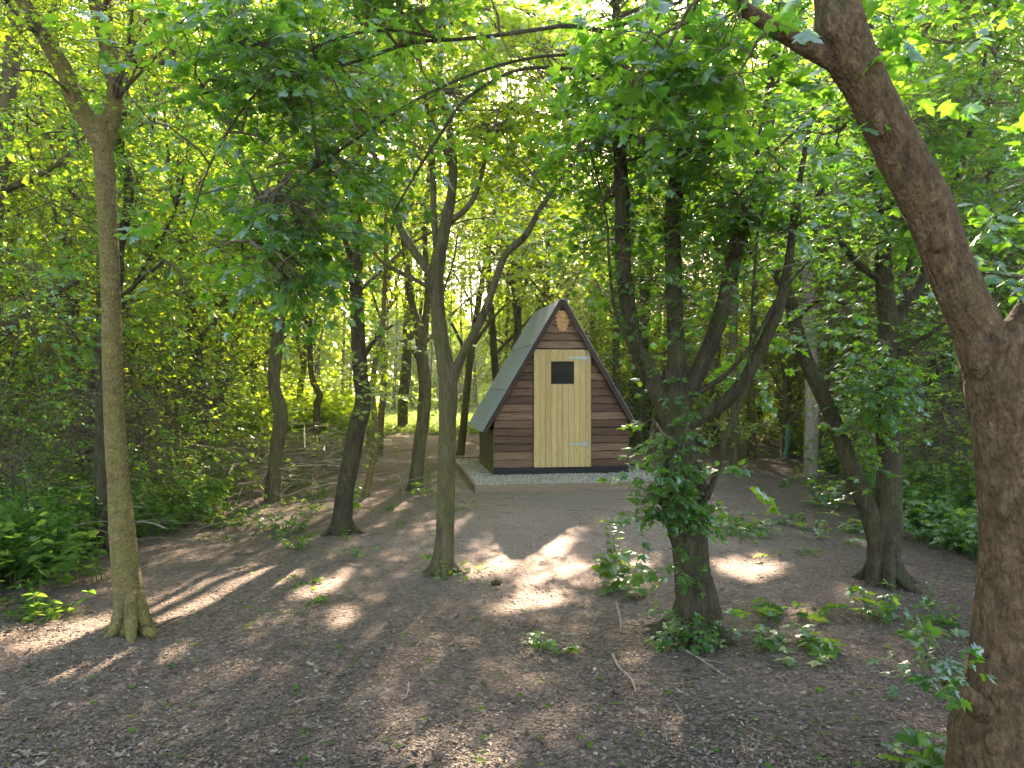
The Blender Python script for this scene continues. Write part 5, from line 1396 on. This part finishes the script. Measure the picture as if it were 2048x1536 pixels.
# ------------------------------------------------------------------ litter
r_ = np.random.default_rng(77)
a = Acc()
def litter(n, ymin, ymax, s0, s1, kind, dark=0):
    u = r_.random(n); k = 1.35
    y = (ymin ** -k + u * (ymax ** -k - ymin ** -k)) ** (-1 / k)
    px = r_.uniform(-120, 2170, n); x = (px - 1024) / F * y
    lx, ly = hut_local(x, y); ok = ~((lx > ex0 - .02) & (lx < ex1 + .02) & (ly > ey0 - .02) & (ly < ey1 + .02))
    d = vnoise(np.stack([x, y, 0 * x], -1), 2.4, 9)
    ok &= r_.random(n) < np.clip(.62 + .6 * d + .12 * np.abs(x), .15, 1)
    x, y = x[ok], y[ok]; n = len(x)
    z = hgt(x, y)
    an = r_.uniform(0, 6.28, n); sz = r_.uniform(s0, s1, n) ** 1.0
    D_ = np.stack([np.cos(an), np.sin(an), r_.normal(0, .16, n)], -1)
    nr_ = np.array([0, 0, 1.]) + r_.normal(0, .22, (n, 3)) * np.array([1, 1, .2])
    tpl = {'chip': (np.array([(0, -.16, 0), (.9, -.12, .02), (1, .1, 0), (.1, .16, .03)]), [np.array([[0, 1, 2, 3]])]),
           'leaf': (np.array([(0, 0, .05), (.3, .3, .16), (.7, .26, .02), (1, 0, .2), (.7, -.24, .1), (.3, -.3, .02)]), [np.array([[0, 3, 2, 1], [0, 5, 4, 3]])]),
           'lobe': (MAPLE[0] * np.array([1, 1, -1.6]) + np.array([0, 0, .02]), MAPLE[1])}[kind]
    put_leaves(a, np.stack([x, y, z + .004 + r_.uniform(0, .008, n)], -1), D_, nr_, sz, tpl, np.clip(r_.beta(1.3, 2.2, n), 0, 1), cull=False)
litter(110000, 2.4, 20, .006, .022, 'chip')
litter(26000, 2.4, 16, .010, .030, 'leaf')
litter(700, 2.4, 14, .025, .05, 'lobe')
m, t, o = mat('leaf_litter')
at = N(t, 'ShaderNodeAttribute', attribute_name='lv')
pb = N(t, 'ShaderNodeBsdfPrincipled', Roughness=.75); pb.inputs['Specular IOR Level'].default_value = .35
t.links.new(ramp(t, at.outputs['Fac'], [(0, (.045, .030, .021)), (.3, (.115, .080, .056)), (.6, (.20, .148, .108)), (.85, (.30, .235, .175)), (1, (.42, .35, .27))]).outputs[0], pb.inputs['Base Color'])
t.links.new(pb.outputs[0], o.inputs[0])
tag(a.build('leaf_litter', m), 'brown wood chips and dead leaves strewn over the forest floor', None, kind='stuff')
a = Acc()
n = 800
y = (2.5 ** -1.2 + r_.random(n) * (13 ** -1.2 - 2.5 ** -1.2)) ** (-1 / 1.2); x = (r_.uniform(-100, 2150, n) - 1024) / F * y
lx, ly = hut_local(x, y); ok = ~((lx > -.5) & (lx < 2.8) & (ly > -1.7) & (ly < 3)); x, y = x[ok], y[ok]; n = len(x)
an = r_.uniform(0, 6.28, n)
put_leaves(a, np.stack([x, y, hgt(x, y) + .012], -1), np.stack([np.cos(an), np.sin(an), 0 * an + .05], -1), np.array([0, 0, 1.]) + r_.normal(0, .3, (n, 3)), r_.uniform(.012, .05, n), OVATE, r_.random(n), cull=False)
tag(a.build('fallen_green_leaves', M['weed']), 'small fresh green leaves dropped on the soil', None, kind='stuff')

# fine twigs: one scatter; the larger sticks one by one
a = Acc()
n = 1500
y = (2.5 ** -1.2 + r_.random(n) * (15 ** -1.2 - 2.5 ** -1.2)) ** (-1 / 1.2); x = (r_.uniform(-100, 2150, n) - 1024) / F * y
lx, ly = hut_local(x, y); ok = ~((lx > -.6) & (lx < 2.9) & (ly > -1.8) & (ly < 3)); x, y = x[ok], y[ok]; n = len(x)
an = r_.uniform(0, 6.28, n); L = r_.uniform(.04, .22, n)
A = np.stack([x, y, hgt(x, y) + .008], -1); B_ = np.stack([x + np.cos(an) * L, y + np.sin(an) * L, 0 * x], -1); B_[:, 2] = hgt(B_[:, 0], B_[:, 1]) + .012
thin_tubes(a, A, B_, .0022, .0012, seg=2, droop=.004)
tag(a.build('fine_twigs', M['twig']), 'fine brown twigs strewn over the soil', None, kind='stuff')
STK = [([(1225, 1308), (1238, 1335), (1262, 1358), (1272, 1382)], 6, 'pale bent stick on the soil in front of the burred maple', 'dead'),
       ([(962, 1355), (975, 1372), (983, 1392), (978, 1402)], 5, 'short curved brown stick near the centre of the foreground', 'twig'),
       ([(818, 1372), (816, 1388), (811, 1402)], 4, 'tiny pale stick beside the fallen green leaves', 'dead'),
       ([(1050, 1265), (1066, 1250), (1074, 1236)], 4, 'thin twig pointing up the picture above the wilting weed', 'twig'),
       ([(1122, 1265), (1158, 1267)], 5, 'short straight pale stick just behind the wilting weed', 'dead'),
       ([(1232, 1200), (1240, 1232), (1242, 1262)], 5, 'pale dry stalk between the lobed weed and the maple foot', 'dead'),
       ([(305, 1262), (335, 1248), (362, 1238)], 7, 'stick lying against the foot of the forked tree', 'twig'),
       ([(330, 1340), (345, 1345), (352, 1325)], 4, 'dark forked twig in the lower left shade', 'twig'),
       ([(480, 1500), (486, 1480), (484, 1468)], 4, 'dark upright twig near the bottom left', 'twig'),
       ([(470, 1108), (500, 1108)], 7, 'reddish stick lying before the brushwood', 'twig'),
       ([(1350, 1290), (1400, 1320), (1450, 1352)], 5, 'long straw coloured stalk lying right of the maple foot', 'dead'),
       ([(1425, 1262), (1470, 1268), (1530, 1270)], 5, 'pale green cut stalk pointing right from the maple foot', 'dead'),
       ([(1655, 1480), (1640, 1450), (1650, 1425)], 5, 'curved twig in the litter left of the big trunk', 'twig'),
       ([(560, 1300), (590, 1292), (618, 1296)], 5, 'brown twig on the open soil left of the centre', 'twig')]
for pts, wd, lab, mt in STK:
    a = Acc(); w3 = []
    for u, v in pts:
        g = G(u, v); g[2] = float(hgt(np.array(g[0]), np.array(g[1]))) + .014; w3.append(g)
    w3 = np.array(w3); r0 = wd / 2 / F * w3[0][1]
    tube(a, w3 - w3[0], np.linspace(r0, r0 * .55, len(w3)), 6, .03, .12, wd)
    # a side twig
    d = w3[-1] - w3[0]; a2 = (w3[len(w3) // 2] - w3[0]); tube(a, [a2, a2 + d * .18 + np.array([-d[1], d[0], .01]) * .16], [r0 * .5, r0 * .2], 5, .03, 0)
    ob = a.build('fallen_stick', M[mt]); ob.location = w3[0]
    tag(ob, lab, 'stick', 'fallen sticks')
# brushwood heap at the left
for label, cx, cyy, nst, wx, wy, sd_ in (('tangled heap of dead cut branches beside the mossy young tree', 590, 940, 700, 2.0, 1.6, 1), ('low tangle of dead branches under the left thicket', 330, 985, 380, 2.6, 1.3, 2), ('loose dry branches among nettles at the left edge', 90, 1080, 120, 1.2, .7, 3)):
    rb = np.random.default_rng(sd_); a = Acc(); g = G(cx, cyy)
    c = np.stack([rb.normal(0, wx * .5, nst), rb.normal(0, wy * .5, nst), np.abs(rb.normal(0, .26 if sd_ < 3 else .15, nst)) + .03], -1)
    an = rb.normal(0, .9, nst) + (rb.random(nst) < .3) * 1.5; L = rb.uniform(.3, 1.3, nst)
    d = np.stack([np.cos(an), np.sin(an), rb.normal(0, .22, nst)], -1)
    A = c - d * L[:, None] / 2; B_ = c + d * L[:, None] / 2
    A[:, 2] = np.maximum(A[:, 2], .01); B_[:, 2] = np.maximum(B_[:, 2], .01)
    thin_tubes(a, A, B_, rb.uniform(.004, .014, nst), .002, seg=4, droop=.05)
    ob = a.build('brushwood', M['dead']); ob.location = (g[0], g[1], 0)
    tag(ob, label, kind='stuff')

# tree guards and stake
def guard(px, py, hpx, wpx, label, lean=0):
    g = G(px, py); Y = g[1]; h = hpx / F * Y; r0 = wpx / 2 / F * Y
    a = Acc(); th = np.arange(16) / 16 * 2 * np.pi
    rings = []
    for z, rr_ in ((-.02, r0), (h * .5, r0 * 1.02), (h - .01, r0 * 1.05), (h, r0 * 1.12), (h, r0 * .95), (h * .5, r0 * .93), (0, r0 * .9)):
        rings.append(np.stack([np.cos(th) * rr_ + lean * z, np.sin(th) * rr_, 0 * th + z], -1))
    V = np.vstack(rings); k = np.arange(16); fs = []
    for q in range(len(rings) - 1):
        fs.append(np.stack([q * 16 + k, q * 16 + (k + 1) % 16, (q + 1) * 16 + (k + 1) % 16, (q + 1) * 16 + k], -1))
    a.add(V, fs)
    o_ = a.build('tree_guard', M['guard'], smooth=True); o_.location = (g[0], g[1], 0)
    tag(o_, label, 'tree guard')
m, t, o = mat('green_tube_plastic')
df = N(t, 'ShaderNodeBsdfPrincipled', Roughness=.45); df.inputs['Base Color'].default_value = (.16, .30, .22, 1)
tr = N(t, 'ShaderNodeBsdfTranslucent'); tr.inputs[0].default_value = (.35, .55, .42, 1)
mx = N(t, 'ShaderNodeMixShader'); mx.inputs[0].default_value = .35
t.links.new(df.outputs[0], mx.inputs[1]); t.links.new(tr.outputs[0], mx.inputs[2]); t.links.new(mx.outputs[0], o.inputs[0])
M['guard'] = m
guard(1569, 917, 60, 13, 'pale green plastic tube round the bare forked sapling', .08)
guard(1903, 927, 38, 26, 'short green plastic tube round the pale silvery tree')
g = G(1561, 919); a = Acc()
a.prism([(-.018, -.018, -.05), (.018, -.018, -.05), (.020, .018, -.05), (-.018, .018, -.05)], (.01, 0, .52))
a.prism([(-.010, -.012, .47), (.028, -.012, .47), (.028, .012, .47), (-.008, .012, .47)], (.002, 0, .02))
o_ = a.build('stake', M['edge']); o_.location = (g[0], g[1], 0)
tag(o_, 'short square wooden stake beside the green tube of the bare sapling', 'stake')
# a stone lying on the soil
g = G(992, 1172); a = Acc()
q = ico * np.array([.055, .04, .03]) * (1 + R.normal(0, .1, (8, 1)))
a.add(q, [icf]); o_ = a.build('clod', M['bark_maple']); o_.location = (g[0], g[1], .02)
tag(o_, 'dark clod of earth lying between the sunny patches right of the central tree', 'clod')

# ------------------------------------------------------------------ the hazy morning air
HAZE = True
if HAZE:
    a = Acc(); a.box((-260, -240, -1.2), (260, 290, 18.5))
    m, t, o = mat('pale_air')
    pv = N(t, 'ShaderNodeVolumePrincipled'); pv.inputs['Density'].default_value = .0007; pv.inputs['Anisotropy'].default_value = .75
    pv.inputs['Color'].default_value = (.93, .96, 1, 1)
    t.links.new(pv.outputs[0], o.inputs['Volume'])
    tag(a.build('haze', m), kind='stuff')
